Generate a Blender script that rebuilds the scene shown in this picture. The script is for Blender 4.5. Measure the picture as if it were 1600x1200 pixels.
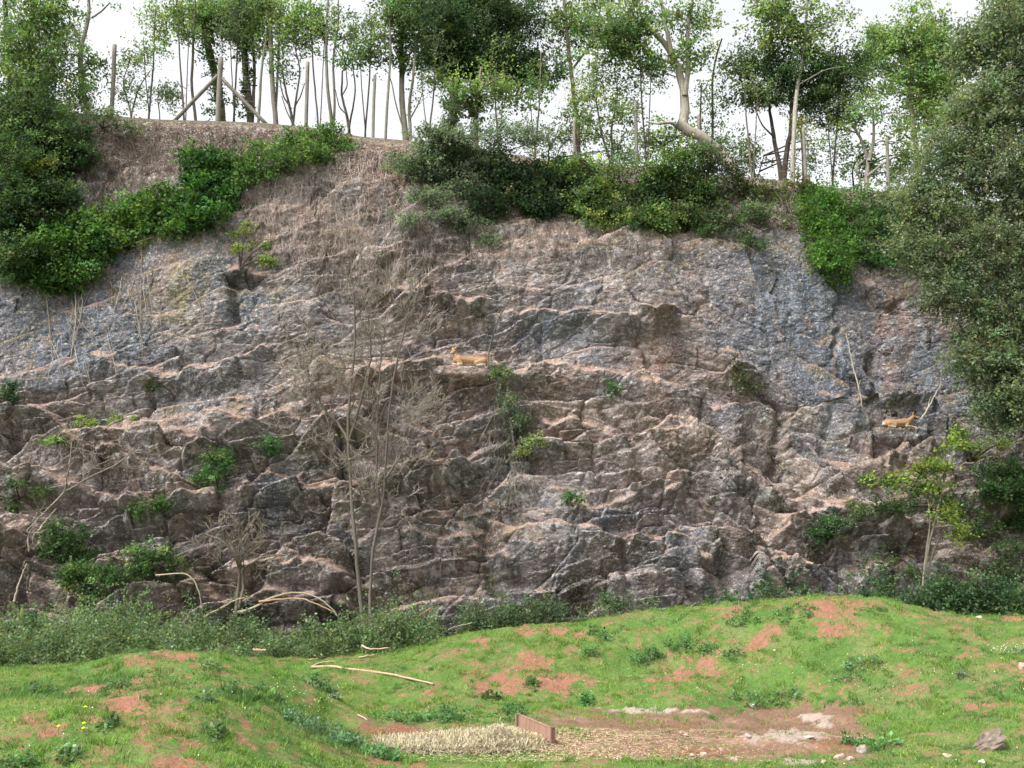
import bpy, math, random
import numpy as np
from mathutils import Vector
from mathutils.bvhtree import BVHTree
random.seed(7)
RNG = np.random.default_rng(11)
scene = bpy.context.scene
for o in list(bpy.data.objects): bpy.data.objects.remove(o)

# ------------------------------------------------------------------ camera
TH = math.radians(8.29); FPX = 1716.0; CZ = 3.0
cam = bpy.data.cameras.new('camera'); camo = bpy.data.objects.new('camera', cam)
scene.collection.objects.link(camo); scene.camera = camo
cam.sensor_width = 36; cam.lens = FPX/1600*36; cam.clip_end = 3000; cam.clip_start = .1
camo.location = (0, 0, CZ); camo.rotation_euler = (math.pi/2+TH, 0, 0)
# ------------------------------------------------------------------ light
world = bpy.data.worlds.new('World'); scene.world = world; world.use_nodes = True
wn = world.node_tree; wn.nodes.clear()
SUN_EL, SUN_AZ = math.radians(54), math.radians(232)      # azimuth clockwise from +Y: high, behind the viewer's left
sky = wn.nodes.new('ShaderNodeTexSky'); sky.sky_type = 'NISHITA'; sky.sun_disc = False
sky.sun_elevation = SUN_EL; sky.sun_rotation = SUN_AZ; sky.air_density = 1; sky.dust_density = 6
hs = wn.nodes.new('ShaderNodeHueSaturation'); hs.inputs['Saturation'].default_value = .12
bg = wn.nodes.new('ShaderNodeBackground'); bg.inputs['Strength'].default_value = .15
wo = wn.nodes.new('ShaderNodeOutputWorld')
wn.links.new(sky.outputs[0], hs.inputs['Color']); wn.links.new(hs.outputs[0], bg.inputs[0]); wn.links.new(bg.outputs[0], wo.inputs[0])
sd = bpy.data.lights.new('sun', 'SUN'); sd.energy = 1.0; sd.angle = math.radians(16); sd.color = (1, .96, .9)
so = bpy.data.objects.new('sun', sd); scene.collection.objects.link(so)
sv = Vector((math.sin(SUN_AZ)*math.cos(SUN_EL), math.cos(SUN_AZ)*math.cos(SUN_EL), math.sin(SUN_EL)))
so.rotation_euler = sv.to_track_quat('Z', 'Y').to_euler(); so.location = (-12, -8, 30)
scene.view_settings.view_transform = 'Standard'; scene.view_settings.look = 'None'
scene.view_settings.exposure = 1.36; scene.view_settings.gamma = 1
scene.render.engine = 'CYCLES'; scene.cycles.max_bounces = 6; scene.cycles.diffuse_bounces = 3; scene.cycles.transmission_bounces = 3

# ------------------------------------------------------------------ maths
ct, st = math.cos(TH), math.sin(TH)
def ray(px, py):
    cx = (np.asarray(px, float)-800)/FPX; cy = (600-np.asarray(py, float))/FPX
    return np.stack([cx, ct-st*cy, st+ct*cy], -1)
def P(px, py, Y):
    d = ray(px, py); s = np.asarray(Y, float)/d[..., 1]
    return d*s[..., None]+np.array([0, 0, CZ])
def project(x, y, z):
    f = y*ct+(z-CZ)*st; u = -y*st+(z-CZ)*ct
    return 800+FPX*x/f, 600-FPX*u/f
def sm(e0, e1, x):
    t = np.clip((x-e0)/(e1-e0), 0, 1); return t*t*(3-2*t)
def _h(ix, iy, seed, k):
    R = np.random.default_rng(seed*7+k).random((256, 256)); return R[ix & 255, iy & 255]
def vn(x, y, seed=0):
    ix = np.floor(x).astype(np.int64); iy = np.floor(y).astype(np.int64); fx = x-ix; fy = y-iy
    fx = fx*fx*fx*(fx*(fx*6-15)+10); fy = fy*fy*fy*(fy*(fy*6-15)+10)
    R = np.random.default_rng(seed+1000).random((256, 256))
    a = R[ix & 255, iy & 255]; b = R[(ix+1) & 255, iy & 255]; c = R[ix & 255, (iy+1) & 255]; d = R[(ix+1) & 255, (iy+1) & 255]
    return (a*(1-fx)+b*fx)*(1-fy)+(c*(1-fx)+d*fx)*fy
def fbm(x, y, oc=4, seed=0, g=.5):
    s = 0; a = 1; n = 0
    for i in range(oc):
        s = s+a*vn(x*2**i+i*17.3, y*2**i-i*9.1, seed+i); n += a; a *= g
    return s/n          # 0..1
def worley(x, y, seed=0, jit=.9):
    ix = np.floor(x).astype(np.int64); iy = np.floor(y).astype(np.int64)
    r = np.random.default_rng(seed+5000); R = r.random((4, 256, 256))
    f1 = np.full(x.shape, 9.); f2 = np.full(x.shape, 9.); dx = np.zeros(x.shape); dy = np.zeros(x.shape)
    h = np.zeros(x.shape); h2 = np.zeros(x.shape)
    for i in (-1, 0, 1):
        for j in (-1, 0, 1):
            a = (ix+i) & 255; b = (iy+j) & 255
            qx = ix+i+.5+(R[0, a, b]-.5)*jit-x; qy = iy+j+.5+(R[1, a, b]-.5)*jit-y
            d = (qx**4+qy**4)**.25; m = d < f1
            f2 = np.where(m, f1, np.minimum(f2, d)); f1 = np.where(m, d, f1)
            dx = np.where(m, qx, dx); dy = np.where(m, qy, dy); h = np.where(m, R[2, a, b], h); h2 = np.where(m, R[3, a, b], h2)
    return f1, f2, dx, dy, h, h2

# ------------------------------------------------------------------ mesh helpers
def mk(name, V, F, mat, parent=None, col=None, smooth=True, n=4):
    """V (N,3), F (M,n) ints -> one mesh object"""
    V = np.asarray(V, np.float32); F = np.asarray(F, np.int32)
    me = bpy.data.meshes.new(name); me.vertices.add(len(V)); me.vertices.foreach_set('co', V.ravel())
    me.loops.add(F.size); me.loops.foreach_set('vertex_index', F.ravel())
    me.polygons.add(len(F)); me.polygons.foreach_set('loop_start', np.arange(0, F.size, F.shape[1], dtype=np.int32))
    me.update(calc_edges=True)
    if smooth: me.polygons.foreach_set('use_smooth', np.ones(len(F), bool))
    if col is not None:
        ca = me.color_attributes.new('Col', 'FLOAT_COLOR', 'POINT')
        c = np.ones((len(V), 4), np.float32); c[:, :3] = col; ca.data.foreach_set('color', c.ravel())
    me.materials.append(mat)
    o = bpy.data.objects.new(name, me); scene.collection.objects.link(o)
    if parent is not None: o.parent = parent
    return o
def tag(o, label=None, cat=None, group=None, kind=None):
    if label: o['label'] = label
    if cat: o['category'] = cat
    if group: o['group'] = group
    if kind: o['kind'] = kind
    return o
def empty(name, loc, label, cat, group=None):
    o = bpy.data.objects.new(name, None); scene.collection.objects.link(o)
    o.location = loc; o.empty_display_size = .2; bpy.context.view_layer.update()
    return tag(o, label, cat, group)
def child(o, p):      # keep world coordinates of mesh while parented to an un-rotated empty
    o.parent = p; o.location = -Vector(p.location); return o
def grid_faces(nr, nc):
    i = np.arange(nr*nc).reshape(nr, nc)
    return np.stack([i[:-1, :-1], i[:-1, 1:], i[1:, 1:], i[1:, :-1]], -1).reshape(-1, 4)
class Tubes:
    def __init__(s): s.V = []; s.F = []; s.C = []; s.n = 0
    def add(s, pts, rad, sides=6, col=(.2, .17, .14), jit=0):
        pts = np.asarray(pts, float); n = len(pts); rad = np.broadcast_to(np.asarray(rad, float), (n,)) if np.ndim(rad) == 0 else np.asarray(rad, float)
        t = np.gradient(pts, axis=0); t /= np.linalg.norm(t, axis=1, keepdims=True)+1e-9
        ref = np.array([.31, .9, .13]) if abs(t[0] @ np.array([.31, .9, .13])) < .8 else np.array([1., 0, 0])
        a = np.cross(t, ref); a /= np.linalg.norm(a, axis=1, keepdims=True)+1e-9; b = np.cross(t, a)
        th = np.arange(sides)/sides*2*np.pi
        rr = rad[:, None]*(1+jit*(RNG.random((n, sides))-.5))
        v = pts[:, None]+rr[..., None]*(a[:, None]*np.cos(th)[:, None]+b[:, None]*np.sin(th)[:, None])
        i = np.arange(n*sides).reshape(n, sides); j = np.roll(i, -1, 1)
        f = np.stack([i[:-1], j[:-1], j[1:], i[1:]], -1).reshape(-1, 4)
        c = np.broadcast_to(np.asarray(col, float)*(1+.25*(RNG.random()-.5)), (n*sides, 3))
        # end caps
        e = np.array([pts[0]-t[0]*rad[0]*.3, pts[-1]+t[-1]*rad[-1]*.5]); v = np.concatenate([v.reshape(-1, 3), e]); k0 = n*sides; k1 = k0+1
        cap = [[k0, i[0, (q+1) % sides], i[0, q], k0] for q in range(0)]
        caps = []
        for q in range(0, sides, 2):
            caps.append([k0, i[0, (q+2) % sides], i[0, (q+1) % sides], i[0, q]]); caps.append([k1, i[-1, q], i[-1, (q+1) % sides], i[-1, (q+2) % sides]])
        f = np.concatenate([f, np.array(caps)]) if sides % 2 == 0 else f
        s.V.append(v); s.F.append(f+s.n); s.C.append(np.concatenate([c, c[:2]])); s.n += len(v)
    def build(s, name, mat, parent=None):
        o = mk(name, np.concatenate(s.V), np.concatenate(s.F), mat, None, np.concatenate(s.C))
        if parent is not None: child(o, parent)
        return o
def resamp(pts, n):
    pts = np.asarray(pts, float); d = np.r_[0, np.cumsum(np.linalg.norm(np.diff(pts, axis=0), axis=1))]
    u = np.linspace(0, d[-1], n)
    r = np.stack([np.interp(u, d, pts[:, k]) for k in range(3)], -1)
    if n > 6:
        for _ in range(2): r[1:-1] = (r[:-2]+2*r[1:-1]+r[2:])/4
    return r

# ------------------------------------------------------------------ materials
def newmat(name, rough=.9, bump=None, noise=None, trans=0, spec=.3, stretch=None):
    """albedo from the 'Col' attribute, varied by procedural noise"""
    m = bpy.data.materials.new(name); m.use_nodes = True; nt = m.node_tree; N = nt.nodes; L = nt.links
    bs = N['Principled BSDF']; bs.inputs['Roughness'].default_value = rough; bs.inputs['Specular IOR Level'].default_value = spec
    at = N.new('ShaderNodeAttribute'); at.attribute_name = 'Col'; src = at.outputs['Color']
    tc = N.new('ShaderNodeTexCoord'); vec = tc.outputs['Object']
    if stretch:
        mp = N.new('ShaderNodeMapping'); mp.inputs['Scale'].default_value = stretch; L.new(vec, mp.inputs[0]); vec = mp.outputs[0]
    if noise:
        sc, amt = noise
        nz = N.new('ShaderNodeTexNoise'); nz.inputs['Scale'].default_value = sc; nz.inputs['Detail'].default_value = 6; nz.inputs['Roughness'].default_value = .7
        L.new(vec, nz.inputs['Vector'])
        mr = N.new('ShaderNodeMapRange'); mr.inputs[1].default_value = .3; mr.inputs[2].default_value = .7; mr.inputs[3].default_value = 1-amt; mr.inputs[4].default_value = 1+amt
        L.new(nz.outputs[0], mr.inputs[0])
        mx = N.new('ShaderNodeVectorMath'); mx.operation = 'SCALE'; L.new(src, mx.inputs[0]); L.new(mr.outputs[0], mx.inputs['Scale']); src = mx.outputs[0]
    L.new(src, bs.inputs['Base Color'])
    if bump:
        sc, st_, dist = bump
        nb = N.new('ShaderNodeTexNoise'); nb.inputs['Scale'].default_value = sc; nb.inputs['Detail'].default_value = 8; nb.inputs['Roughness'].default_value = .65
        L.new(vec, nb.inputs['Vector'])
        bp = N.new('ShaderNodeBump'); bp.inputs['Strength'].default_value = st_; bp.inputs['Distance'].default_value = dist
        L.new(nb.outputs[0], bp.inputs['Height']); L.new(bp.outputs[0], bs.inputs['Normal'])
    if trans:
        tr = N.new('ShaderNodeBsdfTranslucent'); mxs = N.new('ShaderNodeMixShader'); mxs.inputs[0].default_value = trans
        g = N.new('ShaderNodeVectorMath'); g.operation = 'MULTIPLY'; g.inputs[1].default_value = (1.3, 1.45, .7); L.new(src, g.inputs[0])
        L.new(g.outputs[0], tr.inputs[0]); L.new(bs.outputs[0], mxs.inputs[1]); L.new(tr.outputs[0], mxs.inputs[2])
        L.new(mxs.outputs[0], N['Material Output'].inputs['Surface'])
    return m
M_ROCK = newmat('rock', .92, (9, .7, .04), (38, .34), spec=.12)
def rockify(m):
    nt = m.node_tree; N = nt.nodes; L = nt.links; bs = N['Principled BSDF']
    src = bs.inputs['Base Color'].links[0].from_socket; tc = [n for n in N if n.bl_idname == 'ShaderNodeTexCoord'][0].outputs['Object']
    def noise(sc, det=5, ro=.65):
        n = N.new('ShaderNodeTexNoise'); n.inputs['Scale'].default_value = sc; n.inputs['Detail'].default_value = det; n.inputs['Roughness'].default_value = ro; L.new(tc, n.inputs['Vector']); return n
    def ramp(sock, a, b):
        r = N.new('ShaderNodeMapRange'); r.inputs[1].default_value = a; r.inputs[2].default_value = b; L.new(sock, r.inputs[0]); return r.outputs[0]
    def mix(fac, a, colr, k=1.):
        mm = N.new('ShaderNodeMath'); mm.operation = 'MULTIPLY'; mm.inputs[1].default_value = k; L.new(fac, mm.inputs[0])
        x = N.new('ShaderNodeMix'); x.data_type = 'RGBA'; L.new(mm.outputs[0], x.inputs[0]); L.new(a, x.inputs[6]); x.inputs[7].default_value = colr+(1,); return x.outputs[2]
    s = src
    s = mix(ramp(noise(3.2, 10, .8).outputs[0], .54, .60), s, (.06, .048, .038), .6); s = mix(ramp(noise(8, 10, .8).outputs[0], .545, .60), s, (.055, .046, .04), .65)      # dark weathering crust, patchy
    s = mix(ramp(noise(5, 10, .85).outputs[0], .555, .60), s, (.42, .40, .38), .6); s = mix(ramp(noise(17, 8, .85).outputs[0], .55, .60), s, (.52, .50, .48), .75)    # crusty pale lichen
    s = mix(ramp(noise(30, 4, .8).outputs[0], .60, .66), s, (.04, .033, .028), .6)
    L.new(s, bs.inputs['Base Color'])
    mp = N.new('ShaderNodeMapping'); mp.inputs['Scale'].default_value = (1, 1, 1.7); L.new(tc, mp.inputs[0])
    wv = noise(2.5, 3); ad = N.new('ShaderNodeVectorMath'); ad.operation = 'MULTIPLY_ADD'; L.new(wv.outputs['Color'], ad.inputs[0]); ad.inputs[1].default_value = (.5, .5, .5); L.new(mp.outputs[0], ad.inputs[2])
    bp0 = [n for n in N if n.bl_idname == 'ShaderNodeBump'][0]
    for sc, d in ((2.6, .06), (7, .03)):
        v = N.new('ShaderNodeTexVoronoi'); v.feature = 'F1'; v.distance = 'CHEBYCHEV'; v.inputs['Scale'].default_value = sc; L.new(ad.outputs[0], v.inputs['Vector'])
        b = N.new('ShaderNodeBump'); b.inputs['Strength'].default_value = .8; b.inputs['Distance'].default_value = d; b.invert = True
        L.new(v.outputs['Distance'], b.inputs['Height']); L.new(bp0.outputs[0], b.inputs['Normal']); L.new(b.outputs[0], bs.inputs['Normal']); bp0 = b
rockify(M_ROCK)
M_GROUND = newmat('turf', .95, (14, .8, .03), (45, .3), spec=.1)
M_LEAF = newmat('leaf', .6, None, (3, .15), trans=.45, spec=.2)
M_GRASS = newmat('grass', .65, None, (2, .15), trans=.35, spec=.2)
M_BARK = newmat('bark', .95, (30, .8, .02), (18, .4), spec=.15, stretch=(1, 1, .25))
M_TWIG = newmat('twig', .9, None, (20, .25), spec=.15)
M_WOOD = newmat('weathered_wood', .85, (30, .5, .005), (22, .35), spec=.2, stretch=(1, 1, .12))
M_STRAW = newmat('straw', .8, None, (30, .25), spec=.2)
M_FUR = newmat('fur', .85, (60, .4, .006), (50, .12), spec=.15)
M_STONE = newmat('stone', .85, (25, .7, .02), (30, .3), spec=.25)
M_PETAL = newmat('petal', .6, None, (30, .05))

# ================================================================== TERRAIN
CP = [ # px, py, depth Y
 (0,1095,14),(128,1093,14),(219,1083,14),(287,1082,14),(337,1097,14),(388,1110,14.3),(439,1138,14.8),(506,1166,15.5),
 (0,1200,11.2),(150,1200,11.3),(300,1200,11.5),(450,1200,12.8),(560,1200,15.2),
 (0,1103,15.9),(150,1098,16.1),(287,1096,16.1),(400,1118,16.2),(470,1146,16.6),(200,1072,17.2),(330,1078,17.2),(60,1085,17.2),(420,1095,17.4),
 (0,1061,19),(111,1046,19),(202,1021,19.5),(287,1014,19.8),(350,1024,19.6),(422,1043,19.5),(456,1052,19.8),(489,1072,19.5),(540,1102,19.5),
 (620,1034,23.5),(720,993,25),(850,975,25.4),(1000,957,25.5),(1150,945,25),(1300,935,24.4),(1400,941,24.4),(1480,958,24.4),(1600,961,24.2),
 (560,1060,22.3),(640,1075,21.8),(700,1060,22),(800,1040,22.6),(800,1090,21.2),(900,1085,21.4),(900,1020,23.2),(1000,1010,23.6),(1050,1045,22.8),(1100,1078,21.3),
 (1200,1050,21.9),(1200,1000,23),(1300,990,22.8),(1400,1040,21.2),(1500,1090,19.4),(1600,1040,20.2),(1500,1010,21.8),
 (1600,1150,16.6),(1450,1150,17.2),(1600,1198,15.2),(1480,1198,15.4),(540,1110,20.3),(520,1135,18.6),
]
PITP = [(600,1165),(600,1140),(720,1160),(720,1125),(850,1180),(850,1130),(1000,1150),(1000,1115),(1200,1150),(1200,1105),(1300,1170),(1370,1150),(640,1195),(900,1198),(1200,1198)]
pts = []
for px, py, Y in CP: p = P(px, py, Y); pts.append(p)
for px, py in PITP:
    d = ray(px, py); s = (0-CZ)/d[2]; pts.append(d*s+np.array([0, 0, CZ]))
EX = [(-16,27.5,.5),(-9,26.5,.45),(-5,26.5,.5),(-2,27.3,.6),(2,27.4,.9),(6,27.3,1.1),(10,27.2,1.0),(16,27,.9),(-12,24,.5),(-7,23.5,.5),(-4,24,.5),(-10,22,.6),(-6.5,22,.6),
      (-12,30,.5),(-4,30,.6),(4,30,.9),(12,30,.9),(-20,22,.9),(20,22,1.6),(-20,12,1.2),(20,12,1.4),(-16,0,1.3),(0,0,1.35),(16,0,1.4),(0,-12,1.3),(-18,-12,1.3),(18,-12,1.4),
      (5,8,.9),(0,8,.9),(9,9,.9),(-8,6,1.1),(3,12,.4),(8,12.5,.45),(-22,30,.6),(22,30,1),(-14,17,1.2),(15,17,1.3)]
for e in EX: pts.append(np.array(e, float))
pts = np.array(pts)
def tps(r2): return r2*np.log(r2+1e-6)*.5
def fit():
    n = len(pts); X = pts[:, :2]
    K = tps(((X[:, None]-X[None])**2).sum(-1))+np.eye(n)*.006
    A = np.zeros((n+3, n+3)); A[:n, :n] = K; A[:n, n] = 1; A[:n, n+1:] = X; A[n, :n] = 1; A[n+1:, :n] = X.T
    return np.linalg.solve(A, np.r_[pts[:, 2], 0, 0, 0])
WT = fit()
def ground_base(x, y):
    sh = np.shape(x); x = np.ravel(x); y = np.ravel(y); out = np.empty(len(x))
    for a in range(0, len(x), 20000):
        b = slice(a, a+20000); r2 = (x[b, None]-pts[None, :, 0])**2+(y[b, None]-pts[None, :, 1])**2
        out[b] = tps(r2) @ WT[:len(pts)]+WT[-3]+WT[-2]*x[b]+WT[-1]*y[b]
    return out.reshape(sh)
SOIL = [ # px, py, rx, ry, weight (red earth showing through the turf)
 (275,1024,34,10,1.1),(230,1036,60,10,.55),(330,1042,50,9,.5),(250,1066,60,12,.6),(150,1075,22,10,.8),(105,1082,30,9,.7),(195,1100,48,20,1.1),(150,1118,34,12,.9),(60,1125,30,14,.9),(70,1150,30,10,.5),
 (230,1118,30,12,.6),(260,1135,22,10,.6),(340,1140,30,9,.6),(380,1152,18,8,.6),(430,1165,16,8,.5),(270,1190,70,14,.8),(210,1195,30,10,.7),(315,1090,16,4,.6),(438,1098,22,7,.7),(480,1070,18,8,.7),
 (820,985,20,8,1.1),(870,985,26,11,1.1),(905,990,14,8,1),(750,1000,16,6,.9),(830,1035,45,14,.95),(790,1070,50,18,.9),(760,1075,22,15,1.1),(870,1070,40,16,.9),(880,1090,30,8,.8),(715,1018,30,7,.6),(660,1040,14,7,.7),(622,1051,9,5,.8),
 (945,1000,26,7,.4),(1030,978,18,8,1),(1040,1020,25,12,.8),(1060,1050,40,16,1),(1100,1030,34,14,.9),(1130,1050,30,12,.7),(1180,1000,40,18,1),(1210,985,24,10,.8),(1300,955,46,14,.9),(1330,945,40,8,.8),(1300,985,50,18,.75),(1340,975,40,14,.7),
 (1200,1025,55,9,.6),(1150,952,60,3,.7),(1260,950,30,6,.4),(1590,966,40,5,1.1),(1500,962,14,4,.9),(1460,955,12,4,.9),(1400,963,40,5,.3),(1500,1030,40,8,.3),(1590,1045,14,10,.6),(1530,1110,34,12,.6),(1530,1095,50,8,.5),(1590,1120,20,10,.7),(1400,1012,14,4,.6),
 (640,1196,60,5,.5),(1500,1190,60,8,.4),(1440,1125,20,6,.2)]
PIT = [(1140,1150,210,34,1.3),(1000,1165,160,20,1.2),(1000,1130,180,14,.9),(1250,1115,110,14,1),(1300,1150,80,30,1.1),(780,1160,200,15,1.1),(620,1142,60,14,1.1),(1060,1112,160,8,.9),(1300,1180,90,12,.7),(870,1178,60,8,.6)]
def field(px, py, L):
    s = np.zeros(px.shape)
    for a, b, rx, ry, w in L: s = np.maximum(s, w*np.exp(-(((px-a)/rx)**2+((py-b)/ry)**2)*.8))
    return s
gx = np.r_[np.linspace(-60, -16, 45)[:-1], np.linspace(-16, 16, 640), np.linspace(16, 60, 45)[1:]]
gy = np.r_[np.linspace(-40, 9, 60)[:-1], np.linspace(9, 29.5, 430), np.linspace(29.5, 33, 10)[1:]]
GX, GY = np.meshgrid(gx, gy)
cl = lambda a, lo, hi: np.clip(a, lo, hi)
GZ = ground_base(cl(GX, -20, 20), cl(GY, -12, 30))
gpx, gpy = project(GX, np.maximum(GY, 5), GZ)
n1 = fbm(GX*.9, GY*.9, 5, 3); n2 = fbm(GX*3.3, GY*3.3, 4, 9); n3 = fbm(GX*11, GY*11, 3, 19)
s_soil = field(gpx, gpy, SOIL); s_pit = field(gpx, gpy, PIT)
n4 = fbm(GX*26, GY*26, 2, 29)
nn = (n1-.5)*.9+(n2-.5)*1.1+(n3-.5)*1.2+(n4-.5)*.8
soil = sm(.40, .74, s_soil*.95+nn*.85+(vn(GX*1.7, GY*1.7, 77) > .93)*.0)
soil = np.maximum(soil, .85*sm(.58, .70, n2*.35+n3*.35+n4*.15+n1*.15+.05))
pit = sm(.36, .66, s_pit+nn*.55)
GZ = GZ+(n1-.5)*.16+(n2-.5)*.13+(n3-.5)*.06*(1-pit)-soil*.05*(1-pit)-pit*.02
def mixc(a, b, t): return a*(1-t[..., None])+np.asarray(b)*t[..., None]
gc = np.ones(GX.shape+(3,))*np.array([.085, .15, .035])
gc = mixc(gc, (.13, .155, .055), sm(.4, .7, fbm(GX*1.3, GY*1.3, 3, 41)))
gc = mixc(gc, (.07, .13, .032), sm(.5, .7, fbm(GX*2.1, GY*2.1, 3, 47)))
sc_ = mixc(np.ones(GX.shape+(3,))*np.array([.26, .125, .085]), (.21, .10, .065), fbm(GX*4, GY*4, 3, 51))
gc = gc*(1-soil[..., None])+sc_*soil[..., None]
pc = mixc(np.ones(GX.shape+(3,))*np.array([.22, .15, .115]), (.29, .21, .165), sm(.45, .75, fbm(GX*1.1, GY*2.4, 4, 61)))
pc = mixc(pc, (.25, .125, .085), sm(.52, .75, fbm(GX*.8+5, GY*1.5, 4, 67)))
pc = mixc(pc, (.19, .14, .105), sm(.5, .8, n3))
gc = gc*(1-pit[..., None])+pc*np.array([.76, .66, .60])*pit[..., None]
under = sm(25.5, 27.0, GY)      # bare earth under the nettles against the rock foot
gc = mixc(gc, (.10, .07, .045), under)
slab = field(gpx, gpy, [(1240,1150,50,9,1),(1180,1151,22,6,.8),(1245,1188,34,5,1),(1275,1124,24,6,.9),(1285,1132,14,6,.8),(1010,1108,60,4,.9),(1330,1152,30,4,.7),(1090,1112,40,3,.7),(1150,1180,20,4,.5)])
sl = sm(.42, .58, slab+(n2-.5)*.5+(n3-.5)*.8)
gc = mixc(gc, (.34, .275, .235), sl*.8); GZ = GZ+sl*.02
gc = gc*.92*(.8+.4*n4[..., None])
ground = mk('ground', np.stack([GX, GY, GZ], -1).reshape(-1, 3), grid_faces(*GX.shape), M_GROUND, col=gc.reshape(-1, 3))
tag(ground, kind='structure')
bvhG = BVHTree.FromObject(ground, bpy.context.evaluated_depsgraph_get())
grassmask = (1-soil)*(1-pit)*(1-under)

# ================================================================== CLIFF
RIM = [(-300,140),(0,160),(100,172),(200,180),(300,184),(400,188),(480,195),(560,210),(640,217),(700,222),(850,245),(1000,255),(1100,268),(1200,276),(1300,288),(1400,302),(1600,330),(1900,350),(2400,360)]
_r = np.array([P(a, b, 33.6) for a, b in RIM])
def rimz(x): return np.interp(x, _r[:, 0], _r[:, 2])
NC = 1400
cx_ = np.linspace(-20.8, 20.8, NC)
ZR = rimz(cx_)
rt = sm(4, 11, cx_); lf = sm(-2, -9, cx_)
o_ = np.ones(NC)
Zk = np.stack([-.8*o_, .4*o_, 2.6+0*rt, 4.6-.0*rt, 6.7-.3*rt, 8*o_, 11.6-.6*rt-.6*lf, ZR-2.1+.4*rt, ZR-.15, ZR+.12, ZR+.3, ZR+1.4])
Yk = np.stack([27.5*o_, 27.75-.3*rt, 28.35+.0*rt, 29.05+.2*rt, 29.95+.8*rt, 30.35+.6*rt, 31.0+.15*rt-.1*lf, 31.85+.1*rt+.1*lf, 33.4*o_, 34.1*o_, 38*o_, 75*o_])
rows = [26, 96, 92, 100, 66, 160, 80, 92, 14, 20, 24]
u = np.concatenate([np.linspace(k, k+1, r, endpoint=False) for k, r in enumerate(rows)]+[[len(rows)]])
NR = len(u); k = np.minimum(u.astype(int), len(rows)-1); fr = (u-k)[:, None]
BY = Yk[k]*(1-fr)+Yk[k+1]*fr; BZ = Zk[k]*(1-fr)+Zk[k+1]*fr
def smooth_rows(A, w, it):
    for _ in range(it):
        c = np.cumsum(np.pad(A, ((w+1, w), (0, 0)), 'edge'), 0); A = (c[2*w+1:]-c[:-2*w-1])/(2*w+1)
    return A
n0 = NR-44
BY[:n0] = smooth_rows(BY[:n0], 9, 2); BZ[:n0] = smooth_rows(BZ[:n0], 9, 2)
BX = np.broadcast_to(cx_, (NR, NC)).copy()
big = fbm(BX*.28+3, BZ*.22, 3, 5)-.5
BY = BY+big*1.0*sm(NR-10, NR-140, np.arange(NR))[:, None]
ty = np.gradient(BY, axis=0); tz = np.gradient(BZ, axis=0); ln = np.hypot(ty, tz); NY, NZ = -tz/ln, ty/ln
arc = np.cumsum(ln, axis=0)
cpx, cpy = project(BX, BY, BZ)
rim_w = sm(0, -.9, BZ-ZR[None])            # 1 on face, 0 at/after rim
# how broken the rock is
def blob(L): return np.clip(field(cpx, cpy, L), 0, 1)
ledgy = sm(560, 690, cpy+60*(fbm(BX*.4, BZ*.4, 2, 91)-.5))
ledgy = np.maximum(ledgy, .75*blob([(640,520,130,130,1),(1120,600,90,90,1),(960,560,100,80,.8),(330,560,70,60,.8)]))
rough = .34+.66*ledgy
smoothw = np.clip(blob([(230,450,190,90,1),(60,540,90,70,.9),(1280,500,120,120,1),(1370,540,60,90,1),(1440,600,70,60,.9),(330,610,120,50,.6),(900,880,120,60,.7),(1010,560,60,50,.9),(420,440,120,60,.5),(1180,440,90,50,.8),(860,540,70,40,.6),(730,640,50,60,.7),(1050,870,60,50,.7)]), 0, 1)
rough = rough*(1-.72*smoothw)
a = -.22+.45*sm(900, 1400, cpx)                # bedding dip varies across the face
wx = BX+.5*(fbm(BX*.5, arc*.5, 2, 21)-.5); wz = arc+.6*(fbm(BX*.45+9, arc*.45, 2, 25)-.5)+a*BX*.8
D = np.zeros_like(BX)
def blocks(sx, sz, amp, tilt, seed, crack=.0, rot=0., vt=.15):
    c, s = math.cos(rot), math.sin(rot)
    X = (wx*c+wz*s)/sx; Z = (-wx*s+wz*c)/sz
    f1, f2, dx, dy, h, h2 = worley(X, Z, seed, .75)
    d = (h-.5)*amp+dx*sx*(h2-.5)*tilt-dy*sz*(vt+.15*h)
    if crack: d -= crack*sm(.10, 0, f2-f1)
    return d, h, f2-f1, h2
d1, h1, e1, g1 = blocks(2.1, 1.25, .44, .38, 1, .08, .08, .33)
d2, h2, e2, g2 = blocks(1.0, .50, .21, .4, 2, .05, -.05, .24)
d3, h3, e3, g3 = blocks(.46, .24, .11, .45, 3, .03, .10, .2)
d4, h4, e4, g4 = blocks(.17, .12, .045, .6, 4, .012, -.2, .1)
m1 = .25+1.0*sm(.35, .6, g1); m2 = (.12+1.1*sm(.4, .7, g2*.6+g1*.4)); m3 = .15+1.0*sm(.45, .75, g2*.5+fbm(BX*1.2+8, arc*1.2, 2, 37)*.5)
D += d1*(.10+.95*rough)+d2*rough*m1*1.15+d3*rough*m2+d4*(.15+rough)*m3*.8
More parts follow.
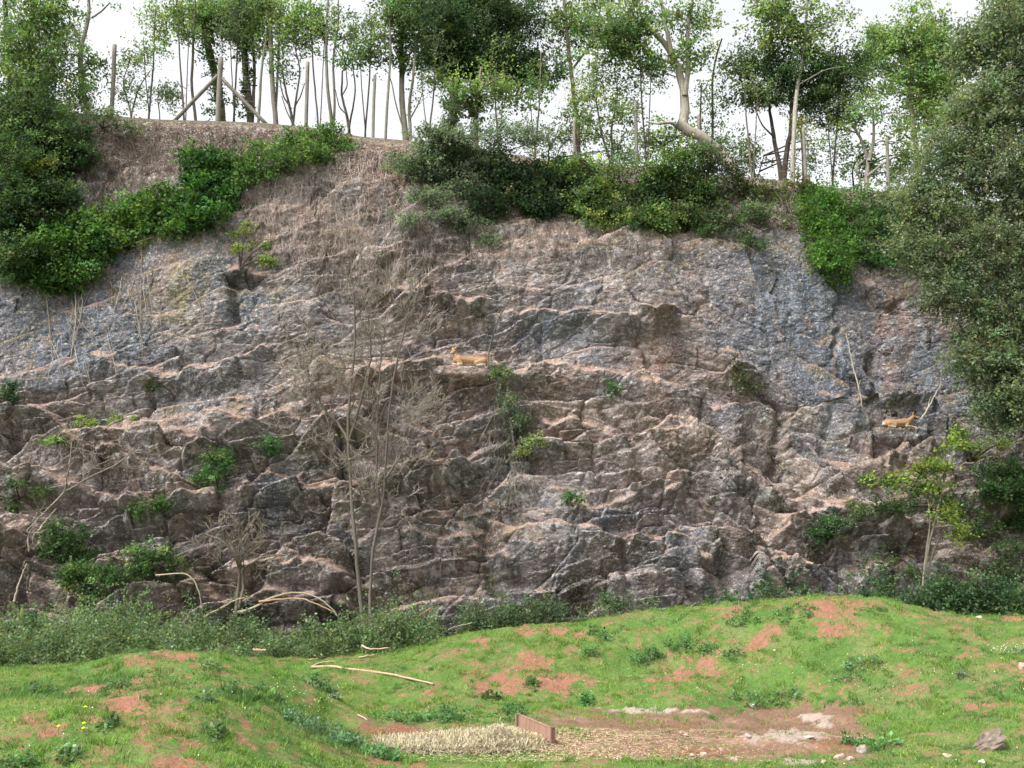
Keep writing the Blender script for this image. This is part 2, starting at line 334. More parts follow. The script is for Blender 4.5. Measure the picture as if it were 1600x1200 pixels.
# bedding-plane steps: sharp-topped, undulating, dying out sideways
def saw(per, amp, seed, wob):
    q = wz/per+wob*(fbm(BX*.35, arc*.35, 3, seed)-.5)*2
    f = q-np.floor(q); rise = np.where(f < .8, f/.8, (1-f)/.2)
    idx = np.floor(q); msk = sm(.35, .6, vn(BX*.45+idx*7.7, idx*3.1, seed+3))
    return amp*(rise-.4)*msk
D += saw(1.3, .22, 201, .3)*ledgy*(1-.5*smoothw)+saw(.5, .06, 211, .4)*rough*(1-.5*smoothw)
LEDGES = [ # polyline in the photo, how far the edge stands out, how far it fades below
 ([(560,585),(660,572),(700,568),(765,574),(800,596)],.62,1.3),([(-30,640),(80,650),(120,690),(200,690),(330,690)],.45,1.1),
 ([(325,662),(400,660),(440,655),(540,665),(640,700),(730,735)],.5,1.0),([(815,590),(850,576),(890,590),(960,598),(1060,605),(1110,640)],.42,1.4),
 ([(850,672),(880,668),(940,680),(985,705)],.45,1.5),([(1010,690),(1080,688),(1140,730),(1200,762),(1260,790),(1330,800)],.6,1.5),
 ([(780,822),(860,835),(980,858),(1040,850),(1100,872)],.55,2.2),([(540,700),(600,735),(690,750),(750,800)],.5,1.0),([(620,800),(700,820),(760,850)],.3,.8),
 ([(1090,842),(1200,852),(1300,850)],.55,1.0),([(1130,640),(1220,665),(1300,655),(1380,664),(1450,668),(1520,690),(1620,700)],.75,1.2),([(1300,742),(1380,738),(1450,722)],.5,.6),
 ([(110,702),(200,720),(300,765)],.45,.9),([(-30,735),(60,750),(130,770),(230,790),(310,800)],.5,.9),([(380,775),(420,745),(500,760),(570,800)],.42,.9),
 ([(600,455),(680,462),(720,474),(755,482)],.42,.5),([(790,492),(870,490),(960,502),(1045,492)],.34,.8),([(150,565),(280,592),(410,552)],.32,.7),
 ([(355,433),(415,430)],.36,.28),([(1320,430),(1385,468)],.3,.5),([(1000,480),(1050,486)],.38,.28),([(170,905),(300,900),(350,940)],.6,1.0),([(370,895),(470,880),(570,910)],.45,.9),([(370,938),(450,925),(560,955)],.55,1.0),
 ([(1430,888),(1620,868)],.9,1.6),([(1170,885),(1290,905),(1420,882)],.45,1.0),([(640,835),(740,850),(790,880)],.4,1.0),([(1220,825),(1330,810),(1430,835)],.5,.8),([(-40,838),(40,842),(60,870)],.8,2.5),
 ([(1140,555),(1180,575)],.3,.8),([(640,540),(670,548)],.3,.4),([(1340,800),(1440,790),(1620,790)],.5,.8),([(1430,740),(1620,750)],.45,.8),([(1372,667),(1452,669)],.4,.6),([(860,786),(930,800),(1060,770)],.25,.8),([(500,570),(560,590),(640,575)],.3,.8)]
top_soil = np.zeros_like(D)
for pl, A, H in LEDGES:
    xs = [p[0] for p in pl]; ys = [p[1] for p in pl]
    nz = (fbm(cpx/38.+ys[0], cpy*0+ys[0], 3, 301)-.5)*26
    q = (np.interp(cpx, xs, ys)+nz-cpy)/57.
    end = sm(xs[0]-22, xs[0]+12, cpx)*sm(xs[-1]+22, xs[-1]-12, cpx)
    prof = np.where(q > 0, np.exp(-(q/.13)**2), 1-sm(0, H, -q)*1.0)
    prof = np.where(-q > H, 0, prof)
    D += A*prof*end*(.75+.5*vn(cpx/60., cpy/300., 5))
    top_soil = np.maximum(top_soil, end*sm(-.04, .06, q)*sm(.55, .2, q))
# vertical fissures
FISS = [([(360,430),(368,470),(362,505)],8,.35),([(240,600),(232,640),(215,680)],5,.22),([(745,790),(760,850),(775,930)],14,.4),([(545,880),(560,930),(560,990)],22,.55),([(735,690),(737,740)],5,.2),([(940,640),(1000,700)],6,.15),([(460,840),(470,900)],8,.25),
 ([(1130,870),(1140,940)],9,.3),([(1208,640),(1212,760)],8,.3),([(1360,560),(1368,660)],7,.25),([(200,770),(190,860)],9,.3),([(610,410),(590,520)],14,.25),([(1310,470),(1300,560)],5,.15),([(1395,860),(1400,930)],10,.35),([(975,850),(985,930)],7,.22),([(45,860),(30,960)],12,.5)]
for pl, w, dep in FISS:
    ys = [p[1] for p in pl]; xs = [p[0] for p in pl]
    xc = np.interp(cpy, ys, xs)+(fbm(cpy/25., cpy*0, 3, int(xs[0]))-.5)*22
    D -= dep*np.exp(-((cpx-xc)/w)**2)*sm(ys[0]-15, ys[0]+10, cpy)*sm(ys[-1]+15, ys[-1]-10, cpy)
# soft bulges / earth bank near the rim
bank = sm(-2.6, -1.7, BZ-ZR[None]+.8*(fbm(BX*.5, BX*0, 2, 401)-.5))*rim_w
D = D*(1-.55*bank)
D += (fbm(BX*2.5, arc*2.5, 4, 61)-.5)*.10+(fbm(BX*9, arc*9, 3, 71)-.5)*.035
D *= (.02+.98*rim_w)
CX = BX+0*D; CY = BY+NY*D; CZc = BZ+NZ*D
CX = CX+(fbm(BX*3, arc*3, 3, 81)-.5)*.12*rim_w+(d2*.25)*rim_w
# two shelves broad enough for an animal to lie on
SHELF = {}
for a_, b_, hw in ((732, 571, .72), (1409, 667, .62)):
    yl = 30.
    for _ in range(6):
        q_ = P(a_, b_, yl); near = (np.abs(CX-q_[0]) < .45) & (np.abs(CZc-q_[2]) < .12); yl = float(np.median(CY[near]))-.06
    q_ = P(a_, b_, yl); x_, zs = float(q_[0]), float(q_[2]); SHELF[(a_, b_)] = (x_, yl, zs)
    wv = .05*(fbm(CX*3, CZc*3, 3, 77)-.5)
    mx_ = sm(hw+.22, hw, np.abs(CX-x_+wv*3))
    back = mx_*sm(1.0, .45, CZc-zs)*(CZc > zs); tgt = np.maximum(CY, yl+.44+wv+.3*np.clip(CZc-zs, 0, 1)*0); CY = CY+(tgt-CY)*back
    frnt = mx_*sm(.55, .2, zs-CZc)*(CZc <= zs); tgt = np.minimum(CY, yl+wv); CY = CY+(tgt-CY)*frnt
# normals for soil gathering on upward faces
V3 = np.stack([CX, CY, CZc], -1)
du = np.gradient(V3, axis=1); dv = np.gradient(V3, axis=0); nrm = np.cross(du, dv); nrm /= np.linalg.norm(nrm, axis=-1, keepdims=True)+1e-9
upz = nrm[..., 2]
up_s = smooth_rows(upz, 2, 2)
# ---- rock albedo
f_a = fbm(BX*.7, arc*.7, 4, 501); f_b = fbm(BX*2.6, arc*2.0, 4, 511); f_c = fbm(BX*10, arc*10, 3, 521); f_v = fbm(BX*5.5, arc*.55, 4, 531); f_d = fbm(BX*22, arc*22, 2, 541)
C = np.ones(BX.shape+(3,))*np.array([.245, .215, .205])
C = mixc(C, (.34, .265, .225), sm(.42, .62, f_a*.6+f_b*.4))
C = mixc(C, (.17, .165, .175), sm(.50, .68, f_b*.6+h2*.4))
C = C*(.80+.4*h3[..., None])*(.86+.28*h1[..., None])
blue = blob([(130,520,150,90,.9),(330,440,110,70,.6),(220,400,90,40,.7),(300,600,110,60,.4),(1240,470,110,90,1),(1330,590,110,80,1),(1450,620,90,70,1.1),(1200,420,70,50,.8),(430,780,30,40,.8),(860,520,90,40,.6),(930,560,70,50,.5),(940,820,60,25,.7),(640,550,18,15,.8),(1050,880,50,50,.5),(390,480,50,50,.6),(790,700,30,90,.5),(1120,640,40,40,.4)])
bm = np.clip(blue*1.5, 0, 1)*sm(.22, .44, f_v*.55+f_b*.45)
C = C*(1-.9*bm[..., None])+(np.array([.105, .132, .172])*(.55+.9*f_v[..., None]))*.9*bm[..., None]
pink = blob([(600,290,40,80,1),(625,230,40,30,1),(1020,560,50,70,1),(470,370,90,50,.8),(610,300,45,60,1),(1390,500,50,60,.9),(1390,570,12,50,1),(700,620,50,60,.9),(1110,470,60,30,.6),(1060,710,70,20,.8),(900,600,60,20,.9),(600,600,80,25,.9),(860,680,80,15,.7),(1020,640,60,40,.8),(350,680,40,30,.6),(1090,630,50,20,.7),(250,430,60,50,.35),(640,500,60,40,.5),(600,420,60,50,.4),(820,410,60,20,.5),(1000,760,70,40,.4)])
pm = np.clip(pink, 0, 1)*sm(.3, .6, f_b)
C = C*(1-.75*pm[..., None])+np.array([.30, .175, .135])*.75*pm[..., None]
# dark run-off streaks and weathered dark skin
dk = sm(.54, .70, f_v*.6+fbm(BX*1.3, arc*1.1, 3, 551)*.4)
C = C*(1-.35*dk[..., None])
dark = blob([(720,880,90,60,.6),(560,960,40,30,.9),(620,920,60,50,.6),(1090,740,60,60,.55),(300,940,100,40,.8),(1250,880,90,40,.6),(1460,860,140,60,.8),(120,720,90,40,.7),(1480,560,60,80,.6),(850,930,200,40,.35),(420,930,100,40,.7),(1100,400,120,35,.7),(880,360,120,30,.5),(1200,860,60,40,.6),(260,780,100,30,.5),(1430,640,40,40,.6),(760,850,25,70,.7),(100,860,110,80,.6)])
dmk = np.clip(dark, 0, 1)*sm(.35, .6, f_b*.5+f_c*.5)
C = C*(1-.72*dmk[..., None])+np.array([.10, .08, .066])*.72*dmk[..., None]
# earthy brown and mossy crust, ragged, mostly low on the face
q6 = fbm(BX*1.15+2, arc*1.5, 7, 581, .62); low = .25+.75*sm(520, 720, cpy)
eb = sm(.51, .56, q6+.03*(low-.6))*low*(1-.6*bm)
C = C*(1-.52*eb[..., None])+mixc(np.ones(BX.shape+(3,))*np.array([.085, .06, .042]), (.085, .08, .03), sm(.45, .6, f_b))*.52*eb[..., None]
# pale lichen speckle
lich = sm(.585, .66, f_c*.62+f_b*.38)*sm(.35, .6, fbm(BX*.5+7, arc*.5, 3, 561)+.25*ledgy)*(1-.5*bm)
C = mixc(C, (.42, .395, .37), lich*.65)
C = mixc(C, (.58, .56, .54), sm(.68, .76, f_d*.6+f_c*.4)*.8)
# white-blue mineral streaks on the right wall
ws = blob([(1225,460,50,50,1),(1310,500,40,70,.7),(1460,560,40,60,.7),(1495,620,30,60,.6)])*sm(.55, .68, f_v)
C = mixc(C, (.30, .35, .42), ws*.7)
yl = blob([(285,445,22,60,1),(262,495,36,10,1),(310,430,30,50,.6),(440,470,14,30,.9),(250,470,30,40,.4)])*sm(.40, .56, f_c*.6+f_v*.4)
C = mixc(C, (.40, .34, .10), np.clip(yl, 0, 1)*.5)
# moss and earth lodge where the face turns up
ms = sm(.05, .45, up_s+.5*(f_b-.5))*sm(.50, .64, fbm(BX*1.6+3, arc*1.6, 4, 571)+.12*sm(1000, 1300, cpx)*ledgy)
C = mixc(C, (.105, .088, .03), ms*.85)
es = np.clip(sm(.22, .62, up_s+.45*(f_b-.5))*sm(.75, .45, f_c*.5+.1)+top_soil*sm(.05, .45, up_s)*.9*sm(.3, .6, f_b*.5+f_c*.5), 0, 1)
ec = mixc(np.ones(BX.shape+(3,))*np.array([.40, .285, .22]), (.28, .19, .14), f_b)
ec = mixc(ec, (.15, .10, .07), sm(1200, 1500, cpx)*.5)
C = C*(1-(es*.85)[..., None])+ec*(es*.85)[..., None]
bk = sm(.25, .7, bank+.7*(f_b-.5))*(1-.6*lich)
bc = mixc(np.ones(BX.shape+(3,))*np.array([.13, .092, .072]), (.07, .05, .038), f_b)
bc = mixc(bc, (.16, .09, .065), blob([(640,240,60,30,1),(610,270,20,60,1)]))
C = C*(1-bk[..., None])+bc*bk[..., None]
plat = 1-rim_w
C = mixc(C, (.12, .10, .06), sm(.3, .9, plat))
C = C*(.85+.3*f_c[..., None])
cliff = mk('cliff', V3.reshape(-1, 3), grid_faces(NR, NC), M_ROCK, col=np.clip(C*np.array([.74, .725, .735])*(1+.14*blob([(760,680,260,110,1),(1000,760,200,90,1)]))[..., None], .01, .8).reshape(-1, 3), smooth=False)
tag(cliff, kind='structure')
bvhC = BVHTree.FromObject(cliff, bpy.context.evaluated_depsgraph_get())
# outlying quarry walls left and right of the view
def cast(px, py, bvh=None, off=0.):
    d = ray(px, py); dv_ = Vector(d).normalized()
    best = None
    for b in ((bvhC, bvhG) if bvh is None else (bvh,)):
        h, n, i, dist = b.ray_cast(Vector((0, 0, CZ)), dv_)
        if h is not None and (best is None or dist < best[2]): best = (h, n, dist)
    if best is None: return None
    h, n, dist = best
    return np.array(h)-np.array(dv_)*off, np.array(n)
def gz(x, y):
    h = bvhG.ray_cast(Vector((x, y, 30)), Vector((0, 0, -1)))[0]
    return h.z if h is not None else 1.
def cz(x, y):
    h = bvhC.ray_cast(Vector((x, y, 60)), Vector((0, 0, -1)))[0]
    return h.z if h is not None else 15.
# ================================================================== FOLIAGE
def V2(v): return np.asarray(v, float)
class Leaves:
    def __init__(s): s.P = []; s.C = []
    def clumps(s, C, n, R, size, col, twigs=4, up=.35, flat=.6, wid=.8, var=.22, cvar=.22, nup=.7, hue=.12, alt=None, altp=0.):
        """each clump = a few short twigs, leaves strung along them"""
        C = np.atleast_2d(C); K = len(C)
        if K == 0: return
        if size > .06: size = size*.78; n = int(n*1.55)
        size = size*(.8+.4*RNG.random())
        per = max(1, n//twigs)
        d = RNG.normal(size=(K, twigs, 3)); d[..., 2] = d[..., 2]*flat+up; d /= np.linalg.norm(d, axis=-1, keepdims=True)
        t = RNG.random((K, twigs, per))**.7
        Rk = R*(.45+1.1*RNG.random((K, 1, 1)))
        p = C[:, None, None]+d[:, :, None]*(t*Rk)[..., None]+RNG.normal(size=(K, twigs, per, 3))*size*.7
        ax = d[:, :, None]*.6+RNG.normal(size=p.shape)*.65; ax[..., 2] -= .15; ax /= np.linalg.norm(ax, axis=-1, keepdims=True)
        nr = RNG.normal(size=p.shape); nr[..., 2] += nup*1.6; nr /= np.linalg.norm(nr, axis=-1, keepdims=True)
        sd_ = np.cross(ax, nr); sd_ /= np.linalg.norm(sd_, axis=-1, keepdims=True)+1e-6
        L = (1.12*size*(.55+.8*RNG.random(p.shape[:-1])))[..., None]
        q = np.stack([p, p+ax*L*.5+sd_*L*wid*.5, p+ax*L, p+ax*L*.45-sd_*L*wid*.5], -2).reshape(-1, 4, 3)
        c = np.asarray(col, float)*np.ones(p.shape)
        if alt is not None:
            m = RNG.random((K, 1, 1, 1)) < altp; c = np.where(m, np.asarray(alt, float), c)
        c = c*(1+cvar*RNG.normal(size=(K, 1, 1, 1)))*(1+var*RNG.normal(size=p.shape[:-1]+(1,)))
        c = c*(1+hue*RNG.normal(size=(K, 1, 1, 3))*np.array([1, .3, .8]))
        s.P.append(q); s.C.append(np.repeat(np.clip(c.reshape(-1, 3), .008, .6), 4, 0))
    def build(s, name, mat, parent=None):
        Q = np.concatenate(s.P); V = Q.reshape(-1, 3); F = np.arange(len(V)).reshape(-1, 4)
        o = mk(name, V, F, mat, None, np.concatenate(s.C), smooth=False)
        if parent is not None: child(o, parent)
        return o
    def count(s): return sum(len(q) for q in s.P)
def pxm(Y, py=300):   # metres per photo pixel at depth Y
    return Y/FPX*1.05
def blob_pts(px, py, rx, ry, Y, K, dr=None, shell=.45, gap=0.):
    d = RNG.normal(size=(K, 3)); d /= np.linalg.norm(d, axis=1, keepdims=True); r = RNG.random(K)**shell
    c = P(px, py, Y); m = pxm(Y)
    q = d*r[:, None]*np.array([rx*m, (dr if dr else min(rx, ry)*m), ry*m])+c
    if gap:
        nz = vn(q[:, 0]*1.5+q[:, 1], q[:, 2]*1.5+q[:, 1]*.7, int(px) % 97); q = q[nz > gap]
    return q
G_LIGHT = (.18, .25, .10); G_MID = (.12, .18, .08); G_DARK = (.06, .10, .05); G_OLIVE = (.145, .18, .115); G_GREY = (.13, .17, .105); G_YEL = (.21, .26, .08)
BARK = (.15, .12, .095); BARKG = (.22, .20, .16); BARKD = (.07, .055, .045)
def limb(T, pts, r0, r1, col, sides=7, wig=.05, n=14, jit=.15):
    q = resamp(pts, n); w = RNG.normal(size=q.shape)*wig*r0*4; w[0] = 0; q[1:-1] += w[1:-1]*.4
    T.add(q, np.linspace(r0, r1, len(q)), sides, col, jit); return q
def tree(label, Y, trunks, blobs, col, leaf=.10, cat='tree', name='tree', group='trees on the rim of the quarry', bark=BARK, ivy=None, twigR=.45, per=34, dens=1., alt=None, altp=.15,
         base='cliff', up=.3, flat=.6, limbs=.5, wid=.7, gap=.36, mat=None, cv=.24, cvl=.2, airy=True):
    """trunks: [(polyline px, r0 px, r1 px)], blobs: [(px,py,rx,ry)] of the crown"""
    T = Tubes(); sk = []; m = pxm(Y); b0 = None
    for i, (pl, r0, r1) in enumerate(trunks):
        pts = [P(a, b, Y+.25*math.sin(a*.13+j)*(j > 0)) for j, (a, b) in enumerate(pl)]
        if b0 is None or (base and pl[0][1] > trunks[0][0][0][1]-12 and abs(pl[0][0]-trunks[0][0][0][0]) < 60):
            p0 = pts[0].copy(); p0[2] = (cz(p0[0], Y) if base == 'cliff' else gz(p0[0], Y))-.12
            if b0 is None: b0 = Vector(p0)+Vector((0, 0, .12))
            pts = [p0]+pts
            if pts[1][2] <= p0[2]+.05: pts.pop(1)
        q = limb(T, pts, r0*m, r1*m, bark); sk.append(q)
        if len(q) and r0 > 4: # root flare
            pass
    S = np.concatenate(sk); L = Leaves()
    root = empty(name, b0, label, cat, group)
    if ivy:
        for (pl, w, n) in ivy:
            c = resamp([P(a, b, Y-.1) for a, b in pl], n)+RNG.normal(size=(n, 3))*w*m*.45
            L.clumps(c, 26, w*m*.7, leaf*.9, (.06, .10, .03), flat=.8, up=-.1)
    for (a, b, rx, ry) in blobs:
        if airy: rx, ry = rx*1.22, ry*1.18
        K = max(8, int(dens*rx*ry*m*m*(58 if airy else 88))); q = blob_pts(a, b, rx, ry, Y, K, gap=gap+(.06 if airy else 0))
        L.clumps(q, per, twigR, leaf, col, up=up, flat=flat, alt=alt, altp=altp, wid=wid, twigs=5, cvar=cv, var=cvl)
        for c in q[:max(2, int(len(q)*limbs*.06))]:
            k_ = np.argmin(((S-c)**2*np.array([1, 1, 1.0])).sum(1)+np.where(S[:, 2] > c[2], 3., 0)); s0 = S[k_]; dd = np.linalg.norm(c-s0)
            if dd < .1: continue
            mid = (s0+c)/2+np.array([0, 0, .12*dd])+RNG.normal(size=3)*.08*dd
            T.add(resamp([s0, mid, c], 6), np.linspace(min(.035, .012+.012*dd), .006, 6), 4, bark)
    T.build('trunk', M_BARK, root)
    if L.P: L.build('crown', mat or M_LEAF, root)
    return root

# ---- trees along the rim, left to right (all coordinates taken from the photo, stood at their own distance)
tree('dense mid-green tree hanging over the left end of the rim', 33.0, [([(50,190),(48,90),(52,-20)],6,3),([(20,190),(12,60),(5,-30)],5,3)],
     [(25,60,60,70),(30,150,70,60),(70,100,55,55),(10,230,60,60),(80,180,50,40),(60,20,50,40),(95,150,40,35)], G_MID, alt=G_LIGHT, altp=.3, leaf=.11, dens=1.25, bark=BARKD, gap=.25)
tree('dark leaning trunk with a fork and thin leaves, left of the first fence post', 34.2, [([(138,176),(124,120),(128,60),(141,30),(136,-20)],4.5,2.5),([(143,28),(158,18),(172,4)],1.8,1),([(128,70),(112,40),(100,0)],1.8,1)],
     [(115,85,32,40),(150,110,22,25),(100,50,30,30),(135,140,20,14),(155,15,22,18)], G_MID, dens=.8, bark=BARKG, leaf=.10, alt=G_LIGHT)
tree('low young tree with airy light green leaves beside the first fence post', 35.0, [([(205,180),(215,140),(235,110)],1.6,.8),([(206,178),(190,130),(205,90)],1.4,.7),([(250,180),(245,150),(262,135)],1.2,.6)],
     [(215,105,30,20),(235,140,38,22),(200,150,26,18),(262,155,24,16),(190,110,16,18)], G_GREY, leaf=.10, dens=.9, alt=G_LIGHT, altp=.4)
tree('thin bending bare stem between the leaning brace and the ivy-wrapped trunk', 35.0, [([(307,184),(298,140),(301,90),(306,-20)],2.6,1.4)], [(285,40,28,26),(270,25,26,22),(262,62,20,14),(300,10,30,20)], G_LIGHT, dens=.8, leaf=.11)
tree('thick ivy-wrapped trunk behind the braced fence post', 36.0, [([(346,184),(338,130),(322,60),(312,-30)],7,5)], [(330,20,55,32),(300,35,40,28),(370,45,32,30)], G_LIGHT, dens=1.0, leaf=.11,
     ivy=[([(340,180),(338,130),(322,60),(312,0)],17,60)], alt=G_MID, altp=.4)
tree('straight ivy-wrapped trunk right of the braced fence post', 35.6, [([(392,188),(382,100),(378,-30)],6,4),([(394,186),(398,120),(392,-20)],3,2)], [(385,15,50,28),(410,60,28,30)], G_LIGHT, dens=1.0, leaf=.11,
     ivy=[([(388,185),(382,100),(379,0)],12,50)], alt=G_MID, altp=.5)
tree('slim pale double trunk standing clear on the rim with leaves high up', 35.0, [([(432,190),(424,120),(421,-20)],4.2,3),([(430,188),(434,110),(440,-20)],2.2,1.5),([(404,188),(408,110),(416,60),(420,30)],2.4,1.4)],
     [(430,20,45,30),(455,60,28,32),(470,30,30,24),(405,60,18,22)], G_LIGHT, dens=.9, bark=BARKG, leaf=.11)
tree('small crooked dark multi-stemmed tree left of the leaning post', 34.6, [([(458,192),(452,165),(446,140),(440,105)],2.6,1.2),([(458,190),(463,150),(470,110),(462,80)],2,1),([(455,170),(442,150),(436,120)],1.4,.8),([(459,170),(470,150),(476,130)],1.2,.7),([(457,190),(450,180),(440,150)],1.2,.7)],
     [(455,85,32,28),(470,60,28,26),(445,115,18,14)], G_MID, dens=.85, bark=BARKD, leaf=.10)
tree('pair of slender stems growing from one foot right of the slim pale trunk', 34.8, [([(520,198),(512,150),(509,80),(513,-20)],3,1.6),([(521,198),(524,150),(518,100),(530,40),(528,-20)],2.2,1.2)],
     [(520,30,32,30),(500,55,25,24),(540,60,24,26)], G_MID, dens=.75, bark=BARKG, leaf=.10, alt=G_LIGHT, altp=.4)
tree('small gnarled tree with bare twisting stems left of the tall thin fence post', 34.4, [([(546,206),(541,175),(533,150),(535,110)],2.8,1.2),([(545,200),(552,165),(556,140),(550,95)],1.8,.9),([(541,178),(530,168),(524,140)],1.2,.6),([(534,150),(543,135),(540,100)],1.2,.6)],
     [(545,80,30,24),(560,50,24,26),(532,60,20,20)], G_MID, dens=.7, bark=BARKD, leaf=.10)
tree('single whip-thin stem right of the tall thin fence post', 34.2, [([(602,213),(606,150),(611,80),(606,-20)],2.4,1.2)], [(600,40,20,30),(585,70,18,16),(618,20,20,22)], G_MID, dens=.7, leaf=.10, bark=BARKG)
tree('upright tree with dark ivy column above and clear stems below', 34.6, [([(634,216),(627,150),(627,80),(622,-20)],5,3.4),([(642,216),(638,165),(646,120),(650,60)],3,1.5),([(632,205),(620,170),(612,130)],1.6,.9),([(641,185),(655,160),(662,140)],1.4,.7)],
     [(628,30,38,45),(610,80,26,28),(650,60,24,28),(640,-5,50,30)], G_DARK, dens=1.3, bark=BARKG, leaf=.10, ivy=[([(628,110),(627,60),(622,0)],14,30)], alt=G_MID, altp=.3)
tree('big dark evergreen with a dense crown over the centre of the rim', 36.5, [([(706,225),(708,150),(716,90),(725,-30)],8,5),([(712,120),(750,80),(790,60)],3,1.5),([(716,90),(690,50),(660,20)],3,1.5)],
     [(700,40,55,50),(760,50,55,52),(730,95,60,30),(790,100,42,34),(830,115,42,24),(680,90,35,25),(740,5,75,32),(800,25,50,35)], G_DARK, dens=1.7, leaf=.11, bark=BARKG,
     ivy=[([(705,220),(708,150),(716,100)],12,40)], gap=.15, alt=G_MID, altp=.16, per=40)
tree('leafy mid-green tree whose trunk is dotted with leaves, right of the dark evergreen trunk', 34.2, [([(744,222),(745,170),(748,130),(752,105)],4,1.5)], [(740,150,32,24),(770,140,36,22),(720,165,24,18),(800,160,30,18),(830,150,30,22),(700,130,24,16)], G_MID, dens=.8, leaf=.11, alt=G_LIGHT, altp=.5,
     ivy=[([(744,215),(745,130)],7,22)])
tree('tall light green tree arching over the gap left of the big pale trunk', 37, [([(905,245),(902,180),(890,100),(880,-20)],4,2.4),([(893,110),(930,60),(940,0)],2,1)],
     [(870,20,42,32),(850,55,28,26),(905,50,28,34),(880,85,24,14),(930,20,36,34)], G_LIGHT, dens=.75, leaf=.12, alt=G_MID, altp=.4)
tree('small bushy light green tree with two thin dark stems, left of the big pale trunk', 34.6, [([(955,255),(940,210),(932,160)],2.4,1.2),([(957,255),(955,200),(965,150)],2.2,1.1),([(940,215),(915,185)],1.3,.7)],
     [(905,175,30,26),(940,150,40,28),(965,185,28,22),(925,205,30,14),(985,150,24,26),(905,130,26,26),(950,110,40,28)], G_LIGHT, dens=.85, leaf=.10, alt=G_YEL, altp=.15, bark=BARKD)
tree('big pale-barked tree leaning out of the rim on a bent trunk', 34.0, [([(1150,272),(1125,236),(1095,213),(1064,196),(1058,192)],10,8),([(1066,200),(1072,170),(1070,140),(1058,100),(1045,75),(1020,45),(985,30)],8,3),([(1050,85),(1040,40),(1030,-20)],4,2),([(1062,198),(1045,190),(1030,194),(1010,190)],3,1.2),([(1070,150),(1076,100),(1073,50),(1085,-20)],4.5,2.4),([(1058,100),(1020,90),(990,55)],2.4,1.2)],
     [(1010,30,60,42),(960,45,45,40),(1060,35,40,35),(1000,90,45,26),(960,85,35,22),(925,60,30,30),(1100,30,30,30),(1035,100,22,20),(1075,85,22,18)], G_LIGHT, dens=.85, leaf=.12, alt=G_MID, altp=.3, bark=(.30,.27,.22))
tree('slender leafy stems just right of the bent pale trunk', 35, [([(1112,250),(1114,180),(1112,110),(1128,60)],2.4,1.3),([(1096,250),(1094,190),(1096,130)],2,1)], [(1110,150,22,30),(1128,185,18,22),(1105,95,20,20),(1120,215,26,18)], G_LIGHT, dens=.7, leaf=.10)
tree('spreading tree with a flat-topped dark umbrella crown', 35.0, [([(1222,278),(1212,230),(1206,190),(1200,150)],4.5,2),([(1224,276),(1232,225),(1238,180),(1235,140)],5,2.5),([(1210,215),(1190,195),(1180,170)],1.6,.8),([(1236,180),(1270,150),(1300,140)],2.2,1)],
     [(1160,115,34,24),(1200,105,50,38),(1250,120,55,40),(1300,130,48,36),(1330,110,34,32),(1180,150,44,16),(1280,165,50,24),(1310,185,34,14)], G_DARK, dens=1.7, leaf=.10, bark=BARKD, flat=.35, up=.1, alt=G_MID, altp=.45, gap=.15)
tree('straight pale trunk rising in front of the umbrella crown with light leaves', 34.2, [([(1238,282),(1241,200),(1243,140),(1256,95),(1262,-10)],4,2),([(1243,135),(1290,108),(1320,104)],1.2,.7)],
     [(1235,20,50,32),(1200,25,34,28),(1290,60,44,26),(1225,65,32,24),(1300,25,28,22),(1180,5,34,20),(1260,90,30,16)], G_LIGHT, dens=.9, leaf=.12, bark=(.33,.31,.26), alt=G_MID, altp=.3)
tree('thin dark stem just right of the straight pale trunk', 34.6, [([(1256,284),(1254,230),(1252,180)],2.6,1.6)], [(1262,225,16,22),(1250,200,14,14)], G_YEL, dens=.6, leaf=.09, bark=BARKD)
tree('forked tree leaning left at the right end of the rim, light open crown', 34.2, [([(1352,292),(1358,250),(1345,215),(1330,190)],4,1.8),([(1358,252),(1366,215),(1364,170)],3,1.6),([(1356,275),(1380,255),(1408,240)],2.4,1.1),([(1345,282),(1336,262),(1350,250)],2,1)],
     [(1350,185,36,26),(1380,160,34,30),(1330,160,28,18),(1398,205,26,20),(1320,205,28,14),(1405,240,18,14)], G_LIGHT, dens=.85, leaf=.10, bark=BARKG, alt=G_MID)
tree('bright light green tree farther back at the right end of the rim', 40, [([(1440,300),(1425,180),(1410,60)],5,2.5)], [(1400,80,45,35),(1370,95,34,28),(1440,60,40,50),(1420,130,42,34),(1450,170,36,40),(1380,60,30,16),(1470,110,40,40)], (.19,.28,.11), dens=1.9, leaf=.13, alt=G_LIGHT, altp=.4)
